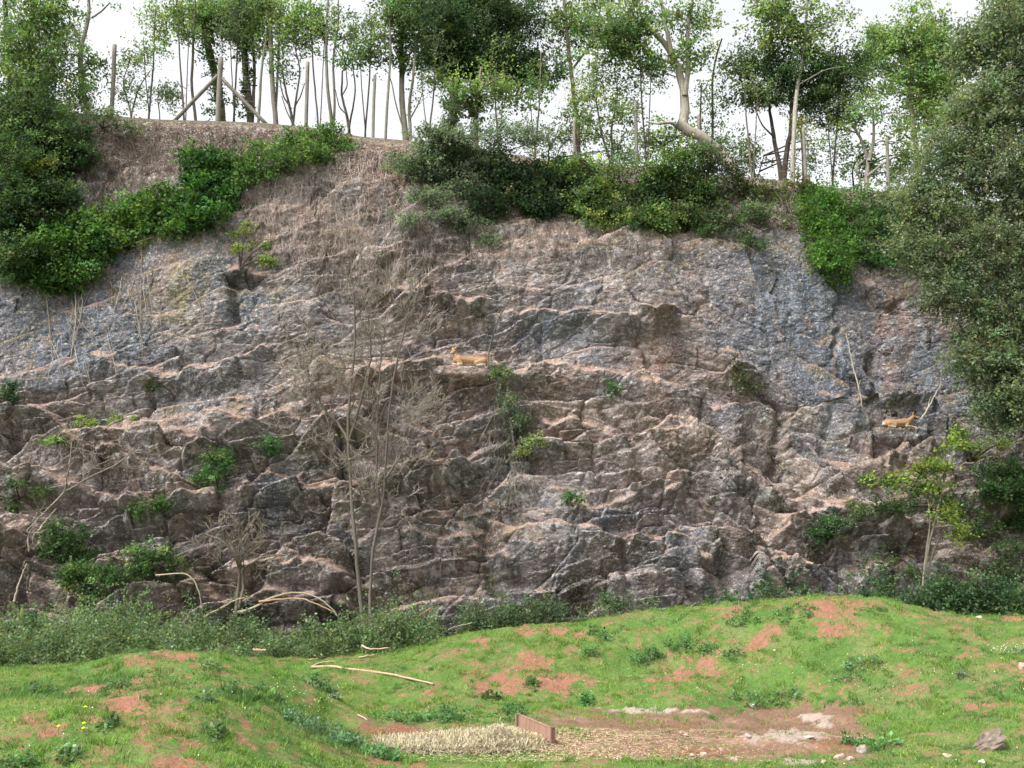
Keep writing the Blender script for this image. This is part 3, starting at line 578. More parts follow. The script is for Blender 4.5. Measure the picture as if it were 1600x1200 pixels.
for i, (px, top, lean, lab) in enumerate([(232,60,8,'slim sapling between the first fence post and the leaning brace'),(288,30,-8,'slim sapling just left of the bent bare stem by the brace'),(365,20,6,'slim sapling between the two ivy-wrapped trunks'),
    (498,40,-10,'wispy sapling between the third fence post and the pair of slender stems'),(570,70,8,'wispy sapling left of the tall thin fence post'),(668,110,10,'thin sapling between the ivy-columned tree and the dark evergreen'),
    (780,130,-6,'thin sapling on the rim above the arching grey-green shrub'),(835,120,8,'thin sapling right of the dark evergreen crown'),(1010,90,-8,'thin sapling left of the bent pale trunk'),(1175,120,-10,'thin sapling left of the umbrella-crowned tree'),(1300,110,10,'thin sapling right of the umbrella-crowned tree')]):
    by = float(np.interp(px, [q[0] for q in RIM], [q[1] for q in RIM]))+4
    tree(lab, 34.1+.3*(i % 4), [([(px, by), (px+lean*.5, (by*2+top)/3), (px+lean, (by+2*top)/3), (px+lean*1.3, top-40)], 1.7, .8), ([(px+2, by), (px-lean*.6, (by+top)/2), (px-lean, top)], 1.1, .6)],
         [(px+lean, top+10, 20, 26), (px-lean, top+30, 18, 20), (px+lean*1.4, top-30, 22, 26)], [G_LIGHT, G_MID, G_GREY][i % 3], dens=.9, leaf=.09, name='sapling', cat='sapling', group='saplings on the rim', bark=[BARKD, BARK][i % 2])
# ---- background hedge seen beyond the rim through the stems
for (lab, Y, bl, c) in [('low light green bush beyond the rim below the bent pale trunk', 37, [(1040,215,50,26),(1000,235,40,22),(1070,240,40,20)], G_LIGHT),
                        ('low grey-green bush beyond the rim behind the umbrella tree', 37, [(1180,235,36,26),(1150,255,36,22),(1270,255,36,22),(1300,225,24,26)], G_MID),
                        ('low grey-green bush beyond the rim left of the bushy light green tree', 37, [(860,225,36,22),(890,210,34,24),(970,235,30,18)], G_MID),
                        ('low airy bush on the rim right of the forked tree', 36, [(1335,255,34,26),(1400,265,34,26),(1425,240,24,24)], G_LIGHT)]:
    a, b = bl[0][0], bl[0][1]
    tree(lab, Y, [([(a, b+45), (a-4, b+10), (a+6, b-8)], 2, .8), ([(a+3, b+45), (a+14, b+8)], 1.4, .7)], bl, c, cat='bush', name='bush', group='bushes beyond the rim', dens=.9, leaf=.10, bark=BARKD)

# ---- the large tree at the right, near the viewer
tree('large grey-green evergreen tree filling the right edge of the picture', 25.5, [([(1690,985),(1680,700),(1660,420),(1640,200),(1630,-40)],16,6),([(1665,520),(1600,400),(1560,300),(1545,240)],6,2),([(1670,600),(1600,560),(1530,520)],4,1.5),([(1640,260),(1590,180),(1550,110)],4,1.5),([(1672,480),(1580,420),(1500,440)],3,1.2),([(1655,380),(1560,285),(1480,292)],3,1)],
     [(1585,60,70,70),(1530,160,60,60),(1600,160,70,80),(1490,240,58,46),(1560,270,80,70),(1450,320,55,45),(1530,370,85,60),(1600,420,60,80),(1465,400,58,45),(1500,460,65,45),(1570,520,70,60),(1530,560,50,50),(1600,620,60,60),(1560,640,42,40),(1515,80,34,36),(1605,-10,60,50),(1640,300,60,100),(1730,120,80,120),(1740,340,80,120),(1720,560,70,90),(1440,285,30,22),(1425,385,28,30),(1660,500,60,120)],
     G_OLIVE, leaf=.08, dens=2.6, per=44, twigR=.40, group=None, base='ground', alt=(.18,.22,.13), altp=.3, flat=.75, up=.15, gap=.30, cv=.3, cvl=.12, airy=False, wid=.7, bark=BARKD, limbs=.25)
# ---- dark shrubs overhanging the left side
def cast_pts(poly, K, thick=.25, out=.1):
    xs = [p[0] for p in poly]; ys = [p[1] for p in poly]; res = []; tries = 0
    while len(res) < K and tries < K*30:
        tries += 1; x = random.uniform(min(xs), max(xs)); y = random.uniform(min(ys), max(ys)); ins = False; j = len(poly)-1
        for i in range(len(poly)):
            if (ys[i] > y) != (ys[j] > y) and x < (xs[j]-xs[i])*(y-ys[i])/(ys[j]-ys[i])+xs[i]: ins = not ins
            j = i
        if not ins: continue
        h = cast(x, y)
        if h is None:
            continue
        p, n = h; res.append(p+np.array([0, -1, .25])*(out+thick*random.random()*vn(np.array([x/40.]), np.array([y/40.]), 3)[0]*2))
    return np.array(res)
def patch(name, label, cat, poly, K, col, leaf=.10, per=34, R=.32, thick=.3, group=None, alt=None, altp=.2, up=.1, flat=.7, wid=.8, stems=None, nup=.5, cvar=.25, stemcol=BARK):
    C_ = cast_pts(poly, K, thick)
    if len(C_) == 0: print('EMPTY', label); return
    b = C_[np.argmin(C_[:, 2])]
    root = empty(name, Vector(b), label, cat, group)
    L = Leaves(); L.clumps(C_, per, R, leaf, col, up=up, flat=flat, alt=alt, altp=altp, wid=wid, nup=nup, cvar=cvar, twigs=5)
    L.build('foliage', M_LEAF, root)
    T = Tubes()
    # woody stems threading through the leaves
    Q = [C_[np.argmin(C_[:, 2])]+np.array([0, .1, 0])]       # woody stems: each joins the nearest one already there
    for c in C_[:max(5, K//5)]:
        c = c+np.array([0, .1, 0]); nb = Q[int(np.argmin(((np.array(Q)-c)**2).sum(1)))]; Q.append(c)
        T.add(resamp([nb, (c+nb)/2+RNG.normal(size=3)*.05, c], 5), np.linspace(.014, .008, 5), 4, stemcol)
    for (pl, r) in (stems or []):
        q = []
        for (a, b_) in pl:
            h = cast(a+random.uniform(-1.5, 1.5), b_)
            if h: q.append(h[0]+np.array([0, -.05, 0]))
        if len(q) > 2: T.add(resamp(q, 16)+RNG.normal(size=(16, 3))*.012, np.linspace(r, r*.5, 16), 5, stemcol)
    T.build('stem', M_TWIG, root)
    return root
# a canopy shrub that grows out of the face into the air
def shrub(name, label, cat, base, Y, blobs, col, group=None, dens=1., leaf=.09, alt=None, altp=.2, up=.2, flat=.6, R=.35, per=34, bark=BARKD, gap=.2, wid=.8, limbs=.6, cvar=.22):
    h = cast(*base); b0 = h[0] if h else P(base[0], base[1], Y)
    root = empty(name, Vector(b0), label, cat, group); L = Leaves(); T = Tubes(); m = pxm(Y)
    for (a, b, rx, ry) in blobs:
        hh_ = cast(a, b, bvhC); yy = min(Y+.6, hh_[0][1]-.25-.35*min(rx, ry)*m) if hh_ is not None else Y
        yy += RNG.normal()*.08; K = max(5, int(dens*rx*ry*m*m*115)); q = blob_pts(a, b, rx, ry, yy, K, gap=gap)
        if not len(q): continue
        L.clumps(q, per, R, leaf, col, up=up, flat=flat, alt=alt, altp=altp, wid=wid, twigs=5, cvar=cvar)
        c0 = q.mean(0); main = resamp([b0, (b0+c0)/2+[0, -.1, .1], c0], 8); T.add(main, np.linspace(.03, .012, 8), 5, bark)
        for c in q[:int(len(q)*limbs*.1)+1]:
            s0 = main[np.argmin(((main-c)**2).sum(1))]; T.add(resamp([s0, (s0+c)/2+RNG.normal(size=3)*.05, c], 5), np.linspace(.012, .004, 5), 4, bark)
    T.build('stem', M_BARK, root); L.build('foliage', M_LEAF, root); return root
GS = 'shrubs overhanging the top of the rock face'
shrub('shrub', 'dark green feathery shrub overhanging the upper left edge of the picture', 'shrub', (30,330), 31.2, [(30,250,60,60),(90,215,50,32),(40,180,60,40),(20,330,45,60),(80,300,45,30),(20,400,40,40),(120,240,26,24)], (.045,.08,.035), GS, dens=1.6, alt=G_MID, altp=.3, leaf=.085, flat=.4, up=0)
shrub('shrub', 'small yellowish sprig hanging in front of the dark left shrub', 'shrub', (50,300), 30.4, [(45,265,28,14),(28,290,14,12),(70,258,14,10)], (.20,.23,.05), GS, dens=1.0, leaf=.09, flat=.3, up=0)
shrub('shrub', 'grey-green feathery conifer-like spray above the dark ivy at the far left', 'shrub', (160,200), 32.2, [(170,180,26,16),(200,200,24,12),(130,175,30,14)], G_GREY, GS, dens=.8, leaf=.07, flat=.3, up=0)
patch('ivy', 'broad dark ivy curtain hanging lowest at the far left of the face', 'ivy', [(0,330),(60,352),(150,335),(180,395),(165,430),(118,462),(60,452),(0,432)], 330, (.042,.095,.028), leaf=.115, thick=.5, group='ivy on the rock face', alt=(.09,.17,.045), altp=.3,
      stems=[([(70,430),(78,500),(82,560),(95,620)],.02),([(118,440),(122,500),(112,560),(106,620)],.018),([(130,440),(128,490),(115,545)],.014),([(222,380),(221,450),(218,560)],.014),([(80,450),(70,520)],.012),([(170,420),(160,500)],.012)], stemcol=(.26,.22,.17))
patch('ivy', 'mid-green ivy band between the dark ivy and the low left curtain', 'ivy', [(140,345),(200,325),(262,300),(300,340),(290,370),(230,380),(180,400),(150,390)], 190, (.075,.15,.04), leaf=.11, thick=.4, group='ivy on the rock face', alt=(.13,.20,.05), altp=.3)
patch('ivy', 'glossy dark ivy mass below the brown bank at its upper left corner', 'ivy', [(296,240),(330,245),(372,255),(372,320),(350,350),(312,366),(272,362),(270,330),(300,300)], 190, (.035,.085,.025), leaf=.11, thick=.45, group='ivy on the rock face', alt=(.08,.17,.04), altp=.3)
patch('ivy', 'light green leafy spray trailing up from the dark ivy towards the centre of the rim', 'ivy', [(345,255),(400,240),(450,222),(520,208),(552,215),(545,240),(480,262),(420,282),(372,300)], 200, (.09,.16,.05), leaf=.10, thick=.4, group='ivy on the rock face', alt=G_YEL, altp=.12, flat=.45)
patch('ivy', 'bright green ivy tongue hanging on the right of the face', 'ivy', [(1240,302),(1285,298),(1312,330),(1325,380),(1322,430),(1305,452),(1270,430),(1255,390),(1248,340)], 210, (.075,.16,.035), leaf=.10, thick=.4, group='ivy on the rock face', alt=(.12,.22,.05), altp=.35)
patch('ivy', 'darker ivy mat between the bright ivy tongue and the large right tree', 'ivy', [(1318,320),(1380,315),(1420,340),(1430,420),(1380,425),(1330,410)], 190, (.045,.095,.03), leaf=.10, thick=.4, group='ivy on the rock face', alt=G_MID, altp=.3)
shrub('shrub', 'grey-green arching shrub with fine leaves over the centre of the face', 'shrub', (720,270), 31.6, [(690,215,44,22),(700,240,56,28),(655,262,50,26),(735,215,50,22),(800,205,44,24),(845,222,30,16),(670,310,44,22),(720,290,40,30),(640,340,22,14),(760,250,50,26),(700,335,34,14),(620,250,12,10)], (.135,.175,.125), GS, dens=1.35, leaf=.07, alt=(.19,.23,.16), altp=.35, flat=.35, up=.05, per=44, cvar=.25)
shrub('shrub', 'separate grey-green hanging spray below the arching centre shrub', 'shrub', (745,330), 30.9, [(745,350,38,14),(765,372,14,12),(725,355,20,8)], (.12,.165,.10), GS, dens=1.1, leaf=.07, flat=.3, up=-.1)
shrub('shrub', 'very dark shrub in the hollow right of the arching centre shrub', 'shrub', (800,300), 31.9, [(790,285,44,36),(760,320,36,24),(850,325,36,22),(840,300,40,34),(770,255,40,24),(870,270,40,26)], (.028,.05,.025), GS, dens=1.6, leaf=.09, gap=.15)
shrub('shrub', 'mid-green drooping shrub right of the dark hollow', 'shrub', (900,310), 31.5, [(880,325,40,24),(925,305,38,30),(900,262,40,22),(950,262,40,24),(990,345,34,24),(950,330,36,24),(930,345,26,16),(975,300,30,20)], G_MID, GS, dens=1.1, alt=G_YEL, altp=.18, leaf=.085, flat=.4, up=-.05)
shrub('shrub', 'bright yellow-green drooping branch above the mid-green drooping shrub', 'shrub', (905,250), 31.2, [(925,262,24,9),(940,282,10,12),(900,252,20,7)], (.19,.25,.06), GS, dens=1.0, leaf=.08, flat=.3, up=-.1, gap=.1)
shrub('shrub', 'leafy green shrub spilling over the face below the bent pale trunk', 'shrub', (1050,320), 31.6, [(1040,300,40,34),(1030,345,34,24),(1070,240,34,22),(1075,335,30,24),(1010,345,30,22),(1050,275,40,24),(1100,300,30,24),(1020,260,26,20)], (.075,.135,.045), GS, dens=1.15, alt=G_LIGHT, altp=.35, leaf=.09)
shrub('shrub', 'dull olive shrub at the foot of the bent pale trunk', 'shrub', (1110,270), 32.4, [(1110,245,36,24),(1145,270,36,24),(1090,265,26,20)], (.07,.09,.05), GS, dens=1.2, leaf=.08)
shrub('shrub', 'grey-green shrub hanging low left of the bright ivy tongue', 'shrub', (1150,350), 31.5, [(1135,345,38,20),(1170,375,26,16),(1110,360,24,14),(1180,330,26,18)], (.08,.13,.055), GS, dens=1.05, alt=G_GREY, altp=.3, leaf=.08, flat=.4, up=-.05)
shrub('shrub', 'brownish-green mossy shrub directly above the bright ivy tongue', 'shrub', (1210,300), 32.2, [(1195,300,40,20),(1225,330,24,26),(1160,295,26,14),(1245,290,30,12)], (.085,.095,.04), GS, dens=1.0, leaf=.075, alt=G_MID, altp=.3)
shrub('shrub', 'small leafy bush on the rim edge near the forked tree', 'shrub', (1350,310), 32.4, [(1345,300,28,14),(1390,300,28,18),(1410,330,24,20)], G_MID, GS, dens=.9, leaf=.08)
patch('creeper', 'loose creeper of small leaves at the foot of the overhanging left shrub', 'creeper', [(0,225),(110,245),(130,330),(60,345),(0,320)], 170, (.04,.07,.03), leaf=.09, thick=.35, group=None)
patch('shrub', 'low dark undergrowth covering the rock under the overhanging centre shrubs', 'shrub', [(740,270),(860,285),(1000,290),(1130,310),(1130,360),(1010,355),(860,330),(760,320)], 330, (.04,.068,.03), leaf=.085, thick=.35, group=GS, alt=(.09,.10,.05), altp=.25)

# ---- plants rooted on ledges of the face
GL = 'plants rooted on ledges of the rock face'
def ledge(label, base, Y, blobs, col, **kw):
    h = cast(*base); yy = (h[0][1]-.25) if h else Y
    kw.setdefault('leaf', .07); kw.setdefault('dens', 1.6); kw.setdefault('R', .22); kw.setdefault('group', GL)
    return shrub('ledge_shrub', label, 'shrub', base, yy, blobs, col, **kw)
ledge('round bright green bush low on the face left of the bare tree', (340,765), 29, [(330,735,34,28),(350,715,16,14),(315,755,18,10)], (.06,.13,.045), alt=G_LIGHT, altp=.2)
ledge('dull green bush at the lower left above the undergrowth', (95,870), 28, [(100,840,36,26),(130,870,30,20),(90,870,20,16)], (.05,.095,.035), alt=G_MID, altp=.3)
ledge('leafy green bush cascading beside the dark hollow at the lower left', (150,930), 28, [(130,905,34,24),(165,900,30,16),(140,935,26,14),(110,900,20,20)], (.06,.115,.04), alt=G_LIGHT, altp=.2)
ledge('airy light green bush right of the cascading bush at the lower left', (235,900), 28, [(230,870,38,24),(270,885,20,18),(205,895,26,16)], (.085,.14,.05), alt=G_LIGHT, altp=.3, dens=1.0)
ledge('round dark green bush on the ledges at the lower right', (1292,850), 29, [(1292,825,24,18),(1280,838,16,12),(1305,815,14,10)], (.045,.095,.04), alt=G_MID, altp=.2)
ledge('yellow-green spray of an almost leafless bush on the left ledges', (170,720), 28.5, [(145,662,34,14),(120,680,24,10),(185,655,40,7),(90,690,16,6)], (.19,.25,.07), dens=.8, flat=.3, up=0)
ledge('yellowish sprig near the dark notch at the upper left of the face', (375,420), 30, [(370,365,16,8),(400,382,18,7),(372,392,14,8),(410,405,14,8),(385,350,10,5)], (.20,.25,.06), dens=.9, flat=.3, up=0)
ledge('grey-green ivy knot hanging below the resting deer', (805,690), 30, [(808,650,22,20),(820,668,14,14),(795,635,10,26)], (.12,.165,.105), dens=.7)
ledge('lime green tuft below the grey-green ivy knot', (805,700), 30, [(800,695,26,10),(820,708,28,9),(840,690,14,8)], (.20,.24,.09), dens=.6, flat=.3)
ledge('pale green leafy top of the dry creeper right of the resting deer', (782,590), 30, [(780,585,14,9),(772,580,8,6)], (.15,.21,.09), dens=1.0)
ledge('tiny fresh green tuft on the pinkish rock right of centre', (962,612), 30, [(961,607,6,6)], (.05,.12,.04), dens=3)
ledge('small dark tuft on the sheer grey wall left of centre', (250,600), 30, [(250,594,20,7),(240,600,12,6)], (.05,.075,.03), dens=1.6)
ledge('low green tuft of fern on a left ledge', (245,800), 28.5, [(240,790,26,10),(215,795,14,6)], (.065,.115,.04), dens=1.3)
ledge('small bright green tuft left of the leaning bare sapling', (425,700), 29, [(422,690,9,9),(428,705,6,6)], (.05,.12,.04), dens=2)
ledge('fresh green tuft on the ledge below the hanging dry roots', (885,785), 29, [(888,778,14,7)], (.06,.14,.05), dens=2)
ledge('bright broad-leaved plant on the lower right ledges', (1335,805), 29, [(1333,798,12,7)], (.10,.20,.05), dens=2, leaf=.10)
ledge('grassy green tuft on a tilted slab at the right', (1365,752), 29, [(1360,752,26,7)], (.09,.14,.05), dens=1.4)
ledge('dull green undergrowth behind the young yellow-green tree', (1430,790), 29, [(1400,790,40,16),(1440,760,40,16),(1350,800,24,10),(1500,800,40,16)], (.075,.115,.05), dens=.8)
ledge('dark leafy bush at the right edge under the large tree', (1570,760), 28, [(1570,740,50,26),(1600,770,40,24),(1550,770,30,16),(1600,810,30,16)], (.045,.095,.035), dens=1.5, alt=G_MID, altp=.3)
ledge('small grey-green tuft at the left edge of the picture', (10,640), 29, [(12,615,14,22)], (.055,.10,.05), dens=1.6)
ledge('sparse dry-leaved tuft on the broken rock right of centre', (1160,600), 29.5, [(1150,585,16,30),(1170,600,12,20)], (.09,.10,.055), dens=.7)
ledge('green leaves low at the left edge of the picture', (30,780), 28.5, [(25,755,14,8),(60,770,14,6),(12,790,14,8)], (.07,.13,.05), dens=1.2)

ledge('yellow-green leafy spray below the large right tree', (1520,720), 27.5, [(1530,700,34,14),(1570,690,30,14),(1500,680,18,10)], (.17,.22,.07), dens=.7, flat=.3)
ledge('mid-green scrub on the ledges right of the young yellow-green tree', (1530,840), 27.5, [(1530,830,34,20),(1580,860,30,20),(1560,890,34,16)], (.08,.13,.055), dens=.8)
ledge('olive scrub on the ledges left of the young yellow-green tree', (1400,870), 27.5, [(1400,850,26,14),(1375,880,24,12),(1420,890,20,12)], (.09,.12,.05), dens=.6)
# ---- young tree with yellow-green leaves at the lower right, bare tree at centre left
tree('young tree with bright yellow-green leaves in front of the lower right ledges', 26.2, [([(1443,925),(1448,860),(1462,815),(1474,760),(1478,700)],2.3,1),([(1446,925),(1452,880),(1468,840)],2,1),([(1441,925),(1446,870),(1455,815),(1450,780)],2,1),([(1474,775),(1455,755),(1440,740)],1.4,.7),([(1478,735),(1482,722),(1470,712)],1.2,.6),([(1485,728),(1510,732),(1530,745)],1,.5)],
     [(1425,730,52,16),(1390,750,38,12),(1455,760,36,16),(1490,695,24,22),(1500,740,40,16),(1475,725,30,14),(1425,712,30,9),(1475,800,20,22),(1450,830,26,18),(1490,830,24,16)], (.20,.27,.06), leaf=.075, name='young_tree', group=None, base='ground', airy=False, dens=1.35, twigR=.22, per=26, flat=.3, up=.05, alt=(.08,.13,.05), altp=.28, bark=(.15,.14,.10))
def grow(T, p, d, L, r, depth, col, spread=.55, twig=[0]):
    n = 6; pts = [p]; q = p.copy(); dd = d.copy()
    for i in range(n):
        dd = dd+RNG.normal(size=3)*.16+np.array([0, 0, .05]); dd /= np.linalg.norm(dd); q = q+dd*L/n; pts.append(q.copy())
    T.add(np.array(pts), np.linspace(r, r*.55, n+1), 5 if r > .012 else 3, col)
    if depth <= 0: return
    for k_ in range(random.choice([3, 4, 4])):
        j = random.randint(2, n); s = RNG.normal(size=3)*spread; s[1] *= .5; nd = dd+s; nd[2] += .1; nd /= np.linalg.norm(nd)
        grow(T, pts[j], nd, L*random.uniform(.5, .8), max(r*.55, .008), depth-1, tuple(min(.36, v*1.35) for v in col), spread)
def bare_tree(name, label, cat, Y, trunks, r0, depth=3, col=(.105,.092,.073), L=1.1, every=2, leaves=None, group=None, basez=True):
    T = Tubes(); root = None; L_ = Leaves(); ends = []
    for (pl, ra, rb) in trunks:
        pts = [P(a, b, Y+.15*math.sin(b*.05)) for a, b in pl]
        if root is None:
            p0 = pts[0]; root = empty(name, Vector(p0), label, cat, group)
        q = resamp(pts, 22)+RNG.normal(size=(22, 3))*.008; rr = np.linspace(ra, rb, 22)*pxm(Y); T.add(q, rr, 7, col, .1)
        st = int(22*.35)
        for j in list(range(st, 22, every))+[21]:
            d = q[j]-q[j-1]; d /= np.linalg.norm(d)+1e-9; s = RNG.normal(size=3)*.75; s[1] *= .4; nd = d*.7+s; nd /= np.linalg.norm(nd)
            grow(T, q[j], nd, L*random.uniform(.6, 1.1)*(1.15-.4*j/22), max(rr[j]*.5, .011), depth-1, col); ends.append(q[j]+nd*L*.8)
    T.build('trunk', M_TWIG, root)
    if leaves:
        L_.clumps(np.array(ends)+RNG.normal(size=(len(ends), 3))*.25, leaves[1], .3, .05, leaves[0], twigs=6); L_.build('leaves', M_LEAF, root)
    return root
bare_tree('bare_tree', 'tall leafless tree with a dense grey twiggy top left of centre', 'tree', 27.3, [([(569,985),(562,930),(556,860),(548,760),(543,690),(545,620),(556,540),(552,450)],3.2,1.5),([(545,690),(528,660),(505,640),(490,600)],2.4,1),([(545,690),(560,640),(580,560),(575,480)],2.4,1)], 5, depth=4, L=1.25, every=3, leaves=((.22,.22,.08), 5))
bare_tree('bare_tree', 'thinner leafless tree leaning right beside the tall leafless tree', 'tree', 27.1, [([(578,980),(578,920),(582,860),(594,800),(602,760),(604,690),(612,600),(640,480)],2.5,1.1),([(594,800),(588,740),(590,640),(596,540)],2,1),([(604,745),(625,715),(645,660)],1.8,.8)], 4, depth=4, L=1.0, every=2, col=(.11,.095,.08), leaves=((.2,.2,.08), 4))
bare_tree('dead_bush', 'leafless forked dead bush at the foot of the face left of the bare trees', 'bush', 27.0, [([(368,960),(372,915),(376,895),(368,870),(350,845),(320,835)],3,1.2),([(372,950),(382,915),(376,890),(410,870),(450,866)],2.6,1),([(376,895),(372,860),(380,830)],1.8,.8)], 3, depth=3, L=.75, every=3, col=(.115,.10,.075))
bare_tree('dead_bush', 'thin leafless bush sprawling over the left ledges', 'bush', 27.8, [([(100,770),(140,745),(185,725),(210,700)],1.6,.8),([(100,770),(108,730),(112,690)],1.2,.7),([(100,770),(70,800),(40,830)],1.4,.8)], 3, depth=2, L=.8, every=4, col=(.2,.175,.14))
bare_tree('dead_bush', 'leaning leafless sapling on the grey wall at the right below the ivy', 'bush', 29.5, [([(1350,660),(1345,620),(1330,560),(1322,520)],1.4,.7),([(1440,655),(1455,630),(1470,600)],1.6,.8)], 3, depth=1, L=.4, every=8, col=(.33,.3,.24))
bare_tree('sapling', 'single dark whip growing up right of the resting deer', 'sapling', 29.0, [([(762,575),(765,540),(778,500),(800,460),(812,430)],1.5,.5)], 3, depth=1, L=.4, every=7, col=(.1,.085,.07), leaves=((.1,.14,.06), 3))
for lab, pl, r, c in [('long arching pale branch lying at the cliff foot', [(365,957),(390,955),(410,940),(440,927),(475,925),(510,940),(528,962)], .035, (.26,.22,.15)),
                      ('second arching branch with peeled orange wood under the long arching one', [(405,940),(440,936),(475,935),(505,948),(524,957)], .03, (.32,.21,.13)),
                      ('straight pale branch leaning left from the dead bush', [(318,964),(345,950),(368,938),(386,932)], .028, (.27,.225,.16)),
                      ('bent thin branch above the undergrowth at the lower left', [(244,899),(280,895),(300,900),(312,925),(316,960)], .022, (.3,.26,.18)),
                      ('stout grey branch leaning on the rock at the far lower left', [(22,940),(30,910),(42,880)], .03, (.3,.25,.2)),
                      ('pale root lying on the rock at the lower left', [(60,830),(75,810),(88,795)], .03, (.3,.25,.2))]:
    T = Tubes(); q = [P(a, b, 26.9 if a > 240 else 26.7) for a, b in pl]; q = resamp(q, 18)+RNG.normal(size=(18, 3))*.006
    T.add(q, np.linspace(r, r*.45, 18), 7, c, .12); o = T.build('branch', M_TWIG); tag(o, lab, 'branch', 'dead branches')
for lab, pl, r, c in [('long wavy peeled branch lying on the grass left of centre', [(487,1044),(520,1043),(545,1048),(600,1053),(640,1062),(678,1071)], .03, (.38,.27,.18)),
                      ('short dark-tipped branch behind the long wavy one', [(488,1043),(500,1037),(522,1035)], .022, (.42,.28,.18)),
                      ('thin pale stick lying in the nettles left of the gap', [(540,1017),(565,1011),(600,1004),(618,1000)], .02, (.46,.36,.24)),
                      ('forked pale stick lying where the nettles end', [(566,1026),(575,1031),(590,1031),(606,1030)], .02, (.5,.38,.26)),
                      ('short pale stick just above the forked one', [(560,1029),(572,1026),(586,1024)], .016, (.48,.36,.24)),
                      ('small curved stick left of the long wavy branch', [(482,1033),(500,1030),(514,1024)], .02, (.42,.3,.2)),
                      ('short peeled stick in front of the nettles left of the sticks', [(396,1033),(415,1034)], .03, (.4,.26,.17)),
                      ('short orange-ended stick in the nettles below the dead bush', [(358,994),(386,995)], .02, (.45,.3,.2)),
                      ('upright orange stick leaning at the right end of the nettles', [(645,985),(660,974),(674,966)], .018, (.45,.26,.16)),
                      ('thin grey twig arching over the grass where the nettles end', [(700,1000),(712,994),(738,989)], .012, (.3,.26,.2)),
                      ('short brown stick in the small hollow right of the left mound', [(560,1118),(574,1126)], .015, (.42,.34,.25))]:
    T = Tubes(); q = []
    for i, (a, b) in enumerate(pl):
        h = cast(a, b, bvhG); p = h[0] if h is not None else P(a, b, 25); q.append(p+np.array([0, -.02, r+.07*(('nettles' in lab) and 3)]))
    q = resamp(q, 16)+RNG.normal(size=(16, 3))*.004; T.add(q, np.linspace(r, r*.6, 16), 7, c, .12)
    tag(T.build('stick', M_TWIG), lab, 'stick', 'sticks on the ground')

# ---- dry stems hanging over the face (nobody could count them)
def face_stems(label, poly, n, Lpx, rad, col, drift=(0, 1), wig=2.5, name='dry_stems'):
    T = Tubes(); xs = [p[0] for p in poly]; ys = [p[1] for p in poly]; k_ = 0; tr = 0
    while k_ < n and tr < n*20:
        tr += 1; x = random.uniform(min(xs), max(xs)); y = random.uniform(min(ys), max(ys)); ins = False; j = len(poly)-1
        for i in range(len(poly)):
            if (ys[i] > y) != (ys[j] > y) and x < (xs[j]-xs[i])*(y-ys[i])/(ys[j]-ys[i])+xs[i]: ins = not ins
            j = i
        if not ins: continue
        L = random.uniform(*Lpx); m_ = 6; dx, dy = drift; dx += random.gauss(0, .35); q = []
        sg = random.choice([1, 1, 1, -1]) if dy else 1
        for i in range(m_):
            h = cast(x, y, bvhC)
            if h is None: break
            o_ = random.uniform(.01, .09); q.append(h[0]+np.array([0, -o_, o_*.3])); dx += random.gauss(0, .12); x += dx*L/m_; y += dy*L/m_+random.gauss(0, .3)
        if len(q) < 4: continue
        q = np.array(q)
        if np.abs(np.diff(q[:, 1])).max() > .45: continue
        T.add(q, np.linspace(rad*random.uniform(.6, 1.3), rad*.4, len(q)), 3, np.array(col)*random.uniform(.65, 1.25)); k_ += 1
    return tag(T.build(name, M_TWIG), label, 'dry stems', kind='stuff')
face_stems('thatch of dry grey stems over the rock at the upper centre', [(380,300),(440,270),(520,235),(600,230),(660,330),(700,400),(620,470),(520,460),(430,400)], 1250, (10, 42), .0085, (.27,.225,.19))
face_stems('dry stems and old bramble on the brown bank below the rim', [(130,190),(300,190),(480,200),(560,215),(520,235),(400,240),(300,245),(260,300),(130,310)], 750, (10, 40), .009, (.125,.098,.075))
face_stems('dry stems hanging below the centre shrubs', [(640,340),(860,340),(1010,370),(1100,380),(1000,410),(800,400),(660,410)], 700, (8, 30), .008, (.17,.14,.11))
face_stems('dead twigs on the face behind the bare trees', [(400,460),(560,440),(680,480),(680,700),(560,760),(420,640)], 260, (14, 46), .0065, (.23,.20,.165), drift=(.3, .8))
face_stems('dry hanging roots on the pillar below the ivy knot', [(760,580),(800,570),(835,600),(835,760),(795,770),(765,700)], 300, (18, 60), .008, (.27,.24,.2))
face_stems('dry stems and roots on the rim between the umbrella tree and the large tree', [(1160,290),(1260,288),(1400,305),(1400,345),(1330,340),(1180,320)], 320, (8, 34), .009, (.24,.19,.15))
face_stems('thin hanging vine stems on the left grey wall', [(40,470),(250,400),(300,430),(200,560),(60,600)], 60, (30, 100), .009, (.31,.27,.22), drift=(0, 1))

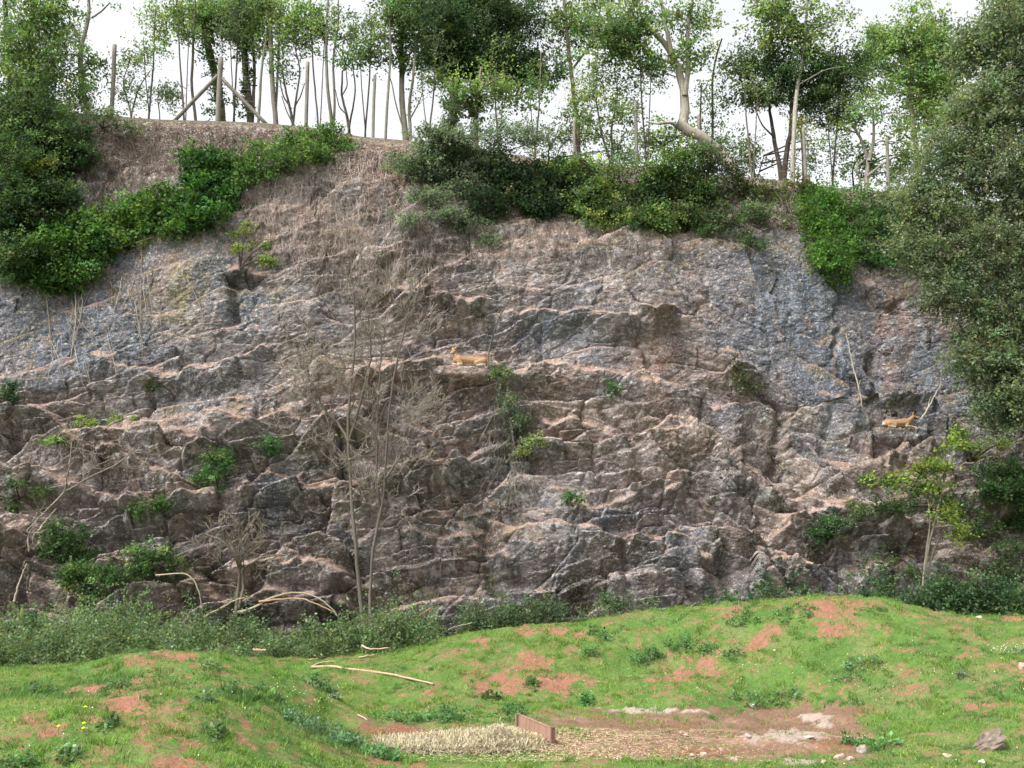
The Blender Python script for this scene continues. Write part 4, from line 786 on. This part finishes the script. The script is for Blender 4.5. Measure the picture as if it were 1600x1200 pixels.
# ================================================================== FENCE on the rim
fx = [(173,70,4.0),(340,90,5.0),(478,97,3.6),(583,118,3.0),(897,185,3.2),(994,160,3.4),(1092,180,3.2),(1256,200,3.2),(1384,216,3.2)]
def fpos(px, Y=34.0):
    p = P(px, 200, Y); return p[0], Y, cz(p[0], Y)
x0, y0_, z0 = fpos(173)
fence = empty('wire_fence', Vector((x0, y0_, z0)), 'post and wire fence of round weathered posts running along the quarry rim', 'fence')
tops = []
for px, py, r in fx:
    x, y, z = fpos(px); top = P(px, py, y); top[0] = x+random.uniform(-.03, .03); rr = r*pxm(34)
    T = Tubes(); T.add(resamp([(x, y, z-.3), (x, y, (z+top[2])/2), top], 9), np.full(9, rr*.8), 10, (.19,.175,.145), .06); T.build('post', M_WOOD, fence); tops.append((top, z, x, y))
for a, b in [((340,118),(270,184)),((342,118),(420,192))]:
    p = P(a[0], a[1], 34.0); q = P(b[0], b[1], 34.25); q[2] = min(q[2], cz(q[0], 34.25)-.05)
    T = Tubes(); T.add(resamp([p, (p+q)/2, q], 7), np.full(7, 3.0*pxm(34)), 8, (.20,.18,.15), .08); T.build('brace', M_WOOD, fence)
T = Tubes()
for (t1, z1, x1, yy1), (t2, z2, x2, yy2) in zip(tops[:-1], tops[1:]):
    h1, h2 = t1[2]-z1, t2[2]-z2
    for f in (.94, .72, .52, .34, .18):
        a = np.array([x1, yy1-.07, z1+h1*f]); b = np.array([x2, yy2-.07, z2+h2*f]); mid = (a+b)/2-[0, 0, .04]
        T.add(resamp([a, mid, b], 8), np.full(8, .0035), 3, (.25,.25,.25))
    nver = int((x2-x1)/.3)
    for i in range(1, nver):
        f = i/nver; x = x1+(x2-x1)*f; zz = z1+(z2-z1)*f; hh = h1+(h2-h1)*f
        T.add([(x, yy1-.07, zz+.02), (x, yy1-.07, zz+hh*.4), (x, yy1-.07, zz+hh*.93)], [.0018]*3, 3, (.25,.25,.25))
T.build('wire_mesh', M_TWIG, fence)

# ================================================================== UNDERGROWTH at the foot
def bank_stuff(label, spots, n, hgt, leaf, col, alt, altp, seed, per=30):
    L = Leaves(); C_ = []
    for _ in range(n):
        a, b, Y0, Y1 = random.choice(spots); px = random.uniform(a, b); Y = random.uniform(Y0, Y1); x = P(px, 980, Y)[0]; z = gz(x, Y)
        hh = hgt*(.15+1.25*float(sm(.25, .75, fbm(np.array([x*1.1]), np.array([Y*1.1]), 3, seed)[0])))*random.uniform(.4, 1.1)*(1.6 if random.random() < .1 else 1); k_ = 5
        for i in range(k_): C_.append((x+random.gauss(0, .06), Y+random.gauss(0, .06), z+hh*(i+.6)/k_))
    L.clumps(np.array(C_), per//3, .16, leaf, col, twigs=3, up=.3, flat=.8, alt=alt, altp=altp, wid=.7)
    return tag(L.build('undergrowth', M_LEAF), label, 'undergrowth', kind='stuff')
bank_stuff('waist-high nettles and weeds along the foot of the face from the left edge to the gap', [(-60,690,24.6,27.6),(-60,360,22.5,25),(-20,650,25,27)], 1500, .8, .07, (.115,.165,.085), (.16,.21,.105), .35, 601)
bank_stuff('grey-green weeds along the foot of the face behind the middle bank', [(700,1090,26.4,27.3),(720,840,26.2,27.2)], 200, .6, .07, (.11,.155,.085), (.11,.15,.08), .4, 611)
bank_stuff('dark weeds along the foot of the face behind the right bank', [(1100,1620,26,27.2),(1370,1640,25.2,26.8),(1430,1640,25.2,26.8)], 520, .75, .075, (.055,.105,.05), (.09,.145,.06), .3, 621)
# individual taller shrubs that stand out of the undergrowth
GB = 'weedy bushes at the foot of the face'
def foot(label, px, py, Y, blobs, col, **kw):
    x = P(px, py, Y)[0]; b0 = Vector((x, Y, gz(x, Y)))
    root = empty('weedy_bush', b0, label, 'bush', GB); L = Leaves(); T = Tubes(); m = pxm(Y)
    for (a, b, rx, ry) in blobs:
        q = blob_pts(a, b, rx, ry, Y, int(rx*ry*m*m*26)+6); L.clumps(q, 30, .2, .065, col, twigs=5, up=.5, flat=.9, alt=kw.get('alt'), altp=.25)
        for c in q[::2]: T.add(resamp([np.array(b0)+RNG.normal(size=3)*[.2, .1, 0], (np.array(b0)+c)/2+RNG.normal(size=3)*.05, c], 5), np.linspace(.008, .004, 5), 3, (.15,.16,.09))
    tag(T.build('stems', M_TWIG, root), kind='stuff'); L.build('foliage', M_LEAF, root)
foot('tall grey-green weedy bush at the foot, tallest of those in the middle', 775, 985, 26.6, [(770,940,24,40),(790,965,34,22),(745,960,22,26)], (.10,.14,.08), alt=G_GREY)
foot('grey-green weedy bush at the foot with thin upright stems, right of the tallest', 845, 975, 26.6, [(840,945,24,26),(865,955,22,20)], (.105,.145,.085))
foot('leafy bright weedy bush ending the nettles at the gap in the bank', 640, 1020, 25.6, [(630,985,34,28),(655,1000,26,22),(600,985,26,18)], (.075,.135,.055), alt=G_LIGHT)
foot('weedy bush at the foot between the leafy bush and the bare trunks', 520, 1010, 25.6, [(515,985,30,18),(550,995,26,16),(480,990,22,16)], (.08,.13,.055), alt=G_LIGHT)
foot('tall weedy bush at the far left foot', 60, 1020, 25.2, [(50,990,44,34),(100,1000,34,26),(20,1010,30,26)], (.055,.10,.042), alt=G_MID)
foot('feathery weedy bush at the left foot right of the far left one', 200, 1000, 25.2, [(190,970,36,28),(230,985,30,24),(160,990,30,22)], (.075,.12,.05), alt=G_GREY)
foot('small green bush at the foot behind the middle bank, right of centre', 950, 960, 26.6, [(940,945,22,14),(965,950,18,10)], (.06,.105,.05), alt=G_MID)
foot('dark bushy clump at the foot of the young yellow-green tree', 1545, 940, 25.6, [(1550,920,44,24),(1500,935,34,16),(1590,930,34,26)], (.04,.085,.04), alt=G_MID)

# ================================================================== GRASS
NB = 800000
rx = RNG.uniform(-14, 14, NB*2); ry = RNG.uniform(10.2, 26, NB*2)
ix = np.clip(np.searchsorted(gx, rx), 1, len(gx)-1); iy = np.clip(np.searchsorted(gy, ry), 1, len(gy)-1)
gm = grassmask[iy, ix]; z_ = GZ[iy-1, ix-1]*0
fxx = (rx-gx[ix-1])/(gx[ix]-gx[ix-1]); fyy = (ry-gy[iy-1])/(gy[iy]-gy[iy-1])
z_ = (GZ[iy-1, ix-1]*(1-fxx)+GZ[iy-1, ix]*fxx)*(1-fyy)+(GZ[iy, ix-1]*(1-fxx)+GZ[iy, ix]*fxx)*fyy
ppx, ppy = project(rx, ry, z_)
tuft = fbm(rx*2.2, ry*2.2, 3, 701); keep = (RNG.random(len(rx)) < gm**1.2*(.35+1.3*sm(.35, .65, tuft))+.10*(1-gm)) & (ppx > -60) & (ppx < 1660) & (ppy < 1230)
rx, ry, z_, tuft = rx[keep][:NB], ry[keep][:NB], z_[keep][:NB], tuft[keep][:NB]; n = len(rx); print('blades', n)
H = (.016+.036*RNG.random(n))*(.5+1.7*sm(.5, .8, fbm(rx*5, ry*5, 3, 731))); th = RNG.uniform(0, 2*np.pi, n); w = .004+.0045*RNG.random(n)
c1 = np.array([.12, .235, .045]); c2 = np.array([.205, .285, .07]); c3 = np.array([.08, .165, .05]); tt = np.clip(fbm(rx*.8, ry*.8, 3, 711)*1.6-.3+RNG.normal(size=n)*.2, 0, 1)[:, None]
cg = (c1*(1-tt)+c2*tt); trough_shade = sm(15, 16, ry)*sm(18.8, 17.4, ry)*sm(-1.2, -2.4, rx); H = H*(1+.8*trough_shade); t3 = np.maximum(sm(.5, .72, fbm(rx*1.7, ry*1.7, 3, 721)), trough_shade)[:, None]*.8; cg = cg*(1-t3)+c3*t3; cg = cg*(1+.3*RNG.normal(size=(n, 1)))*(.7+.6*fbm(rx*6, ry*6, 3, 741))[:, None]; dry = RNG.random(n) < .05; cg[dry] = (.36,.30,.16)  # trough behind near crest: longer blades, with shade painted into their darker colour
sx, sy = np.cos(th)*w, np.sin(th)*w; lx, ly = RNG.normal(size=n)*H*.5, RNG.normal(size=n)*H*.5
base = np.stack([rx, ry, z_-.005], -1); 
Vg = np.stack([base+np.stack([sx, sy, 0*sx], -1), base-np.stack([sx, sy, 0*sx], -1), base+np.stack([lx, ly, H], -1)], 1)
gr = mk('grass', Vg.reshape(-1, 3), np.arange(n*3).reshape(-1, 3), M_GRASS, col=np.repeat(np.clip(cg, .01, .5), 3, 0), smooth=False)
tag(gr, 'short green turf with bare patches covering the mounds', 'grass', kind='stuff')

# ---- weed clumps standing out of the turf
WD = [(1012,1020,24,18,(.055,.11,.045),'round dark green weed clump on the middle bank beside the red hollow'),(1070,1002,26,9,(.045,.10,.035),'low dark weed clump on the middle bank above the red hollow'),(1145,1022,14,9,(.075,.12,.05),'small weed clump right of the red hollow'),
 (1345,1040,42,12,(.075,.13,.06),'wide grey-green weed patch on the right slope'),(1175,1090,28,13,(.085,.15,.06),'green weed clump at the upper edge of the bare earth'),(1225,1088,22,6,(.085,.14,.06),'low weed clump just right of the one at the edge of the bare earth'),
 (700,1115,46,14,(.055,.125,.045),'broad leafy weed bed behind the straw, left half'),(795,1108,28,14,(.06,.125,.045),'leafy weed bed behind the wooden board'),(625,1120,40,12,(.07,.14,.05),'low weed bed left of the straw'),
 (490,1130,50,22,(.08,.14,.085),'large bluish-green thistle bed on the slope right of the left mound'),(540,1155,30,20,(.075,.135,.08),'bluish-green thistle bed below the large one'),(600,1178,30,12,(.075,.15,.06),'leafy weeds in front of the left end of the straw'),
 (365,1078,8,10,(.04,.08,.03),'single upright dark weed on the left mound'),(180,1070,20,7,(.06,.11,.045),'dark weed tuft near the top of the left mound'),(330,1040,18,7,(.075,.12,.055),'grey-green weed tuft right of the red top of the left mound'),(338,1143,12,8,(.07,.12,.055),'dark weed tuft low on the near mound'),(170,1130,12,7,(.06,.10,.04),'small dark weed tuft beside the red scar of the near mound'),
 (1335,1160,22,6,(.055,.12,.04),'dark weed clump behind the grey stones'),(1380,1162,26,8,(.07,.15,.05),'bright weed clump right of the grey stones'),(1500,1055,10,5,(.10,.12,.08),'small dry grey weed on the right slope'),(1240,960,34,7,(.055,.12,.04),'dark weed patch near the crest of the right mound'),(1165,965,30,6,(.06,.12,.04),'dark weed patch on the crest left of the right mound'),
 (935,990,20,6,(.06,.12,.04),'weed tuft on the crest of the middle bank'),(925,1020,14,7,(.06,.12,.04),'weed tuft below the crest of the middle bank'),(1110,1012,16,7,(.06,.12,.04),'weed tuft above the bare red slope'),(830,1068,9,6,(.06,.12,.04),'small weed tuft among the red patches'),(765,1088,12,7,(.05,.09,.03),'dark tuft under the red patches'),(915,1095,12,9,(.06,.13,.04),'weed tuft at the foot of the middle bank'),
 (500,1068,26,14,(.075,.13,.06),'weed bed in the hollow right of the left mound top'),(425,1082,26,8,(.06,.12,.045),'dark weed strip behind the right shoulder of the near mound'),(90,1086,30,6,(.06,.11,.045),'dark weed strip behind the left part of the near mound crest'),(60,1082,14,5,(.06,.1,.04),'dark weed tuft at the left end of the left mound'),(1590,1018,20,6,(.11,.16,.07),'patch of daisy-dotted weed at the right edge'),(320,1090,8,5,(.09,.15,.08),'pale thistle rosette behind the near mound top'),(20,1190,26,8,(.06,.11,.04),'dark weed tuft in the bottom left corner'),(105,1178,14,7,(.09,.15,.07),'pale weed rosette near the bottom left corner')]
for px, py, rx_, ry_, c, lab in WD:
    c = tuple(v*1.45+.01 for v in c)
    h = cast(px, py+ry_*.6, bvhG)
    if h is None: continue
    p = h[0]; m = pxm(p[1]); K = int(10+rx_*ry_*m*m*230); root = empty('weed_clump', Vector(p), lab, 'weed', 'weed clumps in the turf'); L = Leaves(); T = Tubes()
    X = p[0]+RNG.uniform(-1, 1, K)*rx_*m; Yy = p[1]+RNG.uniform(-1, 1, K)*max(.16, rx_*m*.7); rr = ((X-p[0])/(rx_*m))**2+((Yy-p[1])/max(.16, rx_*m*.7))**2; ok = rr < 1; X, Yy, rr = X[ok], Yy[ok], rr[ok]
    Hh = ry_*m*1.3*(1-.7*rr)*(.4+.8*RNG.random(len(X))); Zg = np.array([gz(a, b) for a, b in zip(X, Yy)])
    L.clumps(np.stack([X, Yy, Zg+Hh*.7], -1), 16, .07, .045, c, twigs=4, up=.5, flat=.7, alt=np.array(c)*1.35, altp=.3); L.clumps(np.stack([X, Yy, Zg+.02], -1), 8, .07, .045, c, twigs=4, up=.3)
    for a, b, z1, h1 in list(zip(X, Yy, Zg, Hh))[:60]: T.add([(a, b, z1), (a+.01, b, z1+h1*.5), (a+.01, b+.01, z1+h1)], [.004, .003, .002], 3, (.12,.15,.06))
    tag(T.build('stems', M_TWIG, root), kind='stuff'); L.build('foliage', M_LEAF, root)

# ---- dandelions (three large ones) and daisies
def disc(T, p, r, col): T.add([p, p+np.array([0, 0, .006]), p+np.array([0, 0, .012])], [r*.7, r, r*.5], 8, col)
for px, py, lab in [(133,1117,'yellow dandelion flower on the near mound, highest of the three'),(131,1143,'yellow dandelion flower, middle of the three'),(130,1151,'yellow dandelion flower, lowest of the pair in front'),(91,1148,'faint yellow dandelion flower left of the pair')]:
    h = cast(px, py, bvhG)[0]; root = empty('dandelion', Vector(h), lab, 'flower', 'dandelions on the near mound')
    T = Tubes(); T.add([h, h+[0, 0, .04], h+[0, 0, .085]], [.004]*3, 5, (.12,.18,.06)); T.build('stem', M_PETAL, root)
    T = Tubes(); disc(T, h+np.array([0, 0, .085]), .027, (.75,.62,.02)); T.build('flower_head', M_PETAL, root)
T = Tubes(); 
for _ in range(230):
    px, py = random.choice([(random.uniform(0, 1600), random.uniform(1000, 1200)), (random.gauss(1585, 20), random.gauss(1017, 4)), (random.gauss(490, 30), random.gauss(1090, 14)), (random.uniform(900, 1560), random.uniform(1020, 1110))])
    h = cast(px, py, bvhG)
    if h is None or field(np.array([px]), np.array([py]), PIT)[0] > .3: continue
    disc(T, h[0]+np.array([0, 0, .045]), random.uniform(.005, .009), (.8,.8,.76))
tag(T.build('daisies', M_PETAL), 'tiny white daisies scattered through the turf', 'daisies', kind='stuff')

# ================================================================== STONES
import bmesh
def rock(name, label, px, py, w, h, d=None, col=(.38,.31,.26), group='stones on the bare earth', rot=0, sub=4, tilt=0, cat='stone', flat=False):
    h_ = None; q_ = py
    while h_ is None: h_ = cast(px, q_, bvhG); q_ += 2
    c = h_[0]; m = c[1]/FPX*1.03; sx, sz = w*m/2, h*m/2; sy = d*m/2 if d else sx*.7
    bm = bmesh.new(); bmesh.ops.create_icosphere(bm, subdivisions=sub, radius=1); V = np.array([v.co[:] for v in bm.verts]); F = np.array([[v.index for v in f.verts] for f in bm.faces]); bm.free()
    sd = int(px*13+py); r = np.random.default_rng(sd); 
    for _ in range(11):      # chop with planes -> angular stone
        nrm_ = r.normal(size=3); nrm_ /= np.linalg.norm(nrm_); dd = V @ nrm_; lim = r.uniform(.55, .85); V = V-np.outer(np.maximum(dd-lim, 0), nrm_)
    V *= 1+(.62 if sub > 3 else .25)*(fbm(V[:, 0]*3+V[:, 1]+sd, V[:, 1]*2+V[:, 2]*4, 4, 5)[:, None]-.5)
    V = V*[sx, sy, sz]*1.25; ca, sa = math.cos(rot), math.sin(rot); V = np.stack([V[:, 0]*ca-V[:, 1]*sa, V[:, 0]*sa+V[:, 1]*ca, V[:, 2]], -1)
    ca, sa = math.cos(tilt), math.sin(tilt); V = np.stack([V[:, 0]*ca-V[:, 2]*sa, V[:, 1], V[:, 0]*sa+V[:, 2]*ca], -1)
    n_ = fbm(V[:, 0]*14+sd, V[:, 2]*14+V[:, 1]*9, 3, 8)[:, None]; cc = np.array(col)*(.5+.7*n_)
    o = mk(name, V, F, M_STONE, col=cc, smooth=False); o.location = Vector(c)+Vector((0, 0, sz*.3)); o.rotation_euler = (0, 0, 0)
    return tag(o, label, cat, group)
rock('boulder', 'split grey-brown boulder half sunk in the turf at the bottom right corner', 1542, 1168, 50, 26, 50, (.19,.15,.12), None, .3, tilt=.5, sub=5, cat='boulder')
rock('boulder', 'small pale broken rock leaning on the right side of the split boulder', 1556, 1168, 24, 20, 20, (.28,.24,.20), None, .6, tilt=-.3, cat='boulder')
for px, py, w, h, col, lab in [(1350,1174,26,13,(.27,.22,.19),'rounded grey-brown stone, largest of the group at the edge of the bare earth'),(1311,1185,16,10,(.42,.33,.27),'pale pinkish stone left of the largest grey-brown stone'),(1328,1187,10,7,(.45,.36,.3),'small pale stone between the pink stone and the largest one'),(1287,1192,9,6,(.4,.31,.25),'small stone left of the pale pinkish stone'),
    (1128,1173,10,6,(.40,.24,.19),'small reddish stone left of the dark chip on the bare earth'),(1100,1180,11,8,(.5,.38,.33),'pointed pinkish stone on the grass edge below the bare earth'),(1082,1181,7,5,(.46,.38,.32),'tiny pale stone left of the pointed pinkish stone'),(1072,1150,10,5,(.48,.37,.3),'flat pale stone at the left of the bare earth'),(1168,1151,14,7,(.46,.36,.31),'flat pale stone left of the white rock outcrop'),(1178,1104,13,6,(.5,.46,.42),'flat white stone beside the green weed clump'),
    (1480,1181,14,6,(.45,.38,.28),'pale stone lying on the grass left of the split boulder'),(1533,1192,10,7,(.5,.46,.4),'pale stone in the grass below the split boulder'),(1597,1045,14,14,(.42,.27,.22),'reddish stone on the slope at the right edge'),(918,1177,7,5,(.3,.15,.09),'small dark red stone right of the wooden board'),(740,1172,8,4,(.4,.3,.22),'small flat stone in front of the straw'),(1530,963,12,4,(.55,.52,.48),'white stone on the crest at the right'),(990,1178,6,4,(.42,.33,.28),'tiny stone on the bare earth right of the board'),(1265,1152,20,4,(.45,.36,.31),'flat pinkish slab behind the white rock outcrop'),(1325,1152,16,5,(.43,.35,.3),'flat slab right of the white rock outcrop'),(1210,1018,6,6,(.35,.3,.27),'tiny grey stone on the red slope')]:
    rock('stone', lab, px, py, w, h, None, col, rot=random.uniform(0, 3), sub=3)
# ================================================================== WOODEN BOARD AND STRAW
def gp(px, py): return cast(px, py, bvhG)[0]
A = gp(862,1166); B = gp(812,1143)
def beam(bm, c, size, ax):
    """box of size (len, thick, height) with its length along unit vector ax"""
    ax = Vector(ax).normalized(); s = ax.cross(Vector((0, 0, 1))).normalized(); u_ = s.cross(ax)
    r = bmesh.ops.create_cube(bm, size=1)['verts']
    for v in r: v.co = Vector(c)+ax*v.co.x*size[0]+s*v.co.y*size[1]+u_*v.co.z*size[2]
    bmesh.ops.bevel(bm, geom=[e for e in bm.edges if all(q in r for q in e.verts)], offset=.006, segments=2, affect='EDGES')
def bmo(name, bm, mat, parent, col):
    me = bpy.data.meshes.new(name); bm.to_mesh(me); bm.free(); ca = me.color_attributes.new('Col', 'FLOAT_COLOR', 'POINT')
    ca.data.foreach_set('color', np.tile(np.array(list(col)+[1], np.float32), len(me.vertices))); me.materials.append(mat)
    o = bpy.data.objects.new(name, me); scene.collection.objects.link(o)
    if parent is not None: child(o, parent)
    return o
tr = empty('feed_trough', Vector(A), 'weathered low wooden feed trough with one raised side board, straw spread in it', 'trough')
ax = (B-A); ax[2] = 0; Ln = np.linalg.norm(ax)*1.05; mid = (A+B)/2
bm = bmesh.new(); beam(bm, mid+[0, 0, .165], (Ln, .035, .20), B-A); bmo('side_board', bm, M_WOOD, tr, (.26,.16,.115))
bm = bmesh.new(); beam(bm, mid+np.array([.055, 0, .035]), (Ln, .07, .07), B-A); bmo('rail', bm, M_WOOD, tr, (.16,.085,.06))
bm = bmesh.new(); beam(bm, A+[.012, -.012, .15], (.05, .06, .26), (B-A)); bmo('post', bm, M_WOOD, tr, (.17,.10,.075))
bm = bmesh.new(); beam(bm, B+[-.03, .02, .15], (.05, .07, .25), (B-A)); bmo('post', bm, M_WOOD, tr, (.2,.14,.11))
C0 = gp(735,1172); bm = bmesh.new(); beam(bm, (A+C0)/2+[0, -.02, .03], (np.linalg.norm(A-C0), .04, .035), A-C0); bmo('front_rail', bm, M_WOOD, tr, (.24,.12,.085))
NS = 26000
q = RNG.random((NS, 2)); pxs = 588+q[:, 0]*262; g_t = q[:, 1]
fr_, bk_ = np.interp(pxs, [588,700,800,850], [1170,1171,1170,1164]), np.interp(pxs, [588,660,720,800,850], [1152,1146,1143,1142,1156])
pa = gp(588,1170); pb = gp(850,1165); pyy = bk_+(fr_-bk_)*g_t
d_ = ray(pxs, pyy); s_ = (.02-CZ)/d_[:, 2]; X = d_[:, 0]*s_; Yy = d_[:, 1]*s_; gzz = ground_base(X, Yy)
hp = np.interp(pxs, [588,640,690,760,775,790,830,850], [.012,.025,.04,.07,.19,.10,.05,.015])*np.sin(np.pi*np.clip(.12+g_t*.8, 0, 1))*(.55+.7*fbm(X*5, Yy*5, 3, 801))
hp = hp*(.5+.9*fbm(X*3+4, Yy*6, 3, 803))*sm(0, .12, 1-g_t)*sm(0, .1, g_t)+.004; hp = hp*np.where(RNG.random(NS) < .05, 1.5, 1); Yy = Yy-RNG.exponential(.05, NS)*(g_t > .8); X = X+RNG.normal(size=NS)*.05
top = gzz+hp
Ls = RNG.uniform(.07, .24, NS); az = RNG.uniform(0, 2*np.pi, NS); el = RNG.normal(size=NS)*.45; ww = .003
dx_ = np.stack([np.cos(az)*np.cos(el), np.sin(az)*np.cos(el), np.sin(el)], -1)*Ls[:, None]/2; sdv = np.stack([-np.sin(az), np.cos(az), 0*az], -1)*ww; cpt = np.stack([X, Yy, gzz+(top-gzz)*RNG.random(NS)**.4+.01], -1)
Vs = np.stack([cpt-dx_-sdv, cpt-dx_+sdv, cpt+dx_+sdv+[0, 0, .002], cpt+dx_-sdv+[0, 0, .002]], 1)
cs = np.array([.38,.33,.215])*(1+.28*RNG.normal(size=(NS, 1))); cs[RNG.random(NS) < .2] = (.30,.24,.13); cs[RNG.random(NS) < .1] = (.40,.38,.31)
st_ = mk('straw', Vs.reshape(-1, 3), np.arange(NS*4).reshape(-1, 4), M_STRAW, col=np.repeat(np.clip(cs, .05, .8), 4, 0), smooth=False)
tag(st_, 'pale heap of loose straw spread on the bare earth', 'straw', kind='stuff')
NS = 5000; X = RNG.normal(.9, 1.3, NS); Yy = RNG.uniform(15.8, 18.6, NS); zz = ground_base(X, Yy)+.035; az = RNG.uniform(0, 6.28, NS); Ls = RNG.uniform(.04, .1, NS); dx_ = np.stack([np.cos(az), np.sin(az), 0*az], -1)*Ls[:, None]/2; sdv = np.stack([-np.sin(az), np.cos(az), 0*az], -1)*.003; cpt = np.stack([X, Yy, zz], -1)
Vs = np.stack([cpt-dx_-sdv, cpt-dx_+sdv, cpt+dx_+sdv, cpt+dx_-sdv], 1)
tag(mk('straw', Vs.reshape(-1, 3), np.arange(NS*4).reshape(-1, 4), M_STRAW, col=np.repeat(np.array([.5,.4,.24])*(1+.3*RNG.normal(size=(NS, 1))), 4, 0).clip(.03, .8), smooth=False), 'stray straw stems trampled into the bare earth', 'straw', kind='stuff')

# ================================================================== DEER
def deer(label, cast_px, face, scale, head, lift=0.):
    bm = bmesh.new()
    def cap(a, b, ra, rb, n=7):
        for i in range(n):
            t = i/(n-1); c = Vector(a).lerp(Vector(b), t); r = ra+(rb-ra)*t
            vs = bmesh.ops.create_icosphere(bm, subdivisions=2, radius=r)['verts']
            for v in vs: v.co += c
    cap((-.40,0,.175),(-.15,0,.165),.150,.145); cap((-.15,0,.165),(.26,0,.20),.145,.160); cap((.24,0,.18),(.36,0,.19),.145,.105)
    cap((-.44,.06,.19),(-.47,.05,.14),.10,.10,3); cap((-.44,-.06,.19),(-.47,-.05,.14),.10,.10,3)
    n0, n1, n2, mz = [Vector(v) for v in head]
    cap(n0, n1, .105, .062, 9); cap(n1, n2, .062, .052, 6)
    cap(n2, n2+(mz-n2)*.35, .058, .052, 3); cap(n2+(mz-n2)*.35, mz, .046, .026, 7)
    for s in (-1, 1):
        cap((-.40,.10*s,.15),(-.20,.17*s,.10),.115,.06); cap((-.20,.17*s,.09),(-.46,.185*s,.045),.05,.030); cap((-.46,.185*s,.04),(-.22,.20*s,.025),.024,.020)
        cap((.28,.09*s,.15),(.22,.13*s,.07),.075,.045)
    cap((.22,.13,.07),(.46,.135,.05),.042,.028); cap((.46,.135,.045),(.30,.15,.022),.024,.019)
    cap((.22,-.13,.07),(.44,-.125,.05),.042,.030); cap((.44,-.125,.045),(.60,-.11,.02),.025,.018)
    cap((-.56,0,.20),(-.60,0,.10),.028,.014, 5)
    me = bpy.data.meshes.new('body'); bm.to_mesh(me); bm.free(); tmp = bpy.data.objects.new('tmp', me); scene.collection.objects.link(tmp)
    rm = tmp.modifiers.new('r', 'REMESH'); rm.mode = 'VOXEL'; rm.voxel_size = .011; s_ = tmp.modifiers.new('s', 'SMOOTH'); s_.iterations = 5; s_.factor = .5
    dg = bpy.context.evaluated_depsgraph_get(); me2 = bpy.data.meshes.new_from_object(tmp.evaluated_get(dg)); bpy.data.objects.remove(tmp); me2.name = 'body'
    nV = len(me2.vertices); V = np.empty(nV*3, np.float32); me2.vertices.foreach_get('co', V); V = V.reshape(-1, 3)
    x, y, z = V.T; c = np.ones((nV, 3))*np.array([.30,.18,.10])
    c = c*(.85+.3*fbm(x*12, z*12+y*9, 3, 9)[:, None])
    back = sm(.24, .33, z)*sm(.35, .25, x); c = c*(1-back[:, None]*.3)
    bl = sm(.105, .06, z)*sm(.40, .3, np.abs(x+.02)); c = c*(1-bl[:, None])+np.array([.52,.48,.42])*bl[:, None]
    lg = np.maximum(sm(.36, .44, x)*sm(.10, .06, z), sm(.05, .03, z)*.8); c = c*(1-lg[:, None]*.8)+np.array([.62,.52,.38])*lg[:, None]*.8
    rp = sm(-.54, -.58, x)*.8; c = c*(1-rp[:, None])+np.array([.68,.60,.5])*rp[:, None]
    dm = np.linalg.norm(V-np.array(mz), axis=1); nz_ = sm(.045, .02, dm); c = c*(1-nz_[:, None])+np.array([.05,.035,.03])*nz_[:, None]
    th_ = sm(.10, .05, dm)*.5; c = c*(1-th_[:, None])+np.array([.55,.42,.3])*th_[:, None]
    ca = me2.color_attributes.new('Col', 'FLOAT_COLOR', 'POINT'); cc = np.ones((nV, 4), np.float32); cc[:, :3] = np.clip(c, .02, .8); ca.data.foreach_set('color', cc.ravel())
    me2.polygons.foreach_set('use_smooth', np.ones(len(me2.polygons), bool)); me2.materials.clear(); me2.materials.append(M_FUR)
    x_, yl, zs = SHELF[cast_px]
    root = empty('deer', Vector((x_, yl+.21, zs-.012)), label, 'deer', 'deer resting on the rock face')
    root.rotation_euler = (0, 0, math.pi+.12 if face < 0 else .1); root.scale = (scale,)*3
    body = bpy.data.objects.new('body', me2); scene.collection.objects.link(body); body.parent = root
    u_ = (mz-n2).normalized(); side = Vector((0, 0, 1)).cross(u_).normalized(); upv = u_.cross(side)
    for s in (-1, 1):
        e0 = n2+side*.045*s+upv*.035-u_*.02; tip = e0+side*.085*s+upv*.085-u_*.05; T = Tubes()
        T.add(resamp([e0, (e0+tip)/2, tip], 6), [.012,.026,.030,.026,.016,.004], 7, (.42,.24,.12)); T.build('ear', M_FUR).parent = root
        ey = n2+(mz-n2)*.32+side*.047*s+upv*.022; T = Tubes(); T.add([ey-side*.008*s, ey, ey+side*.007*s], [.006,.010,.005], 8, (.015,.012,.01)); T.build('eye', M_FUR).parent = root
    return root
deer('tan deer lying on the central ledge with its white belly showing and head raised', (732, 571), -1, .96, [(.34,0,.23),(.41,.0,.38),(.42,.02,.44),(.52,.07,.38)])
deer('smaller tan deer lying near the dark wall on the right ledge, looking right', (1409, 667), 1, .78, [(.34,0,.23),(.50,0,.38),(.55,.0,.44),(.68,-.05,.36)])
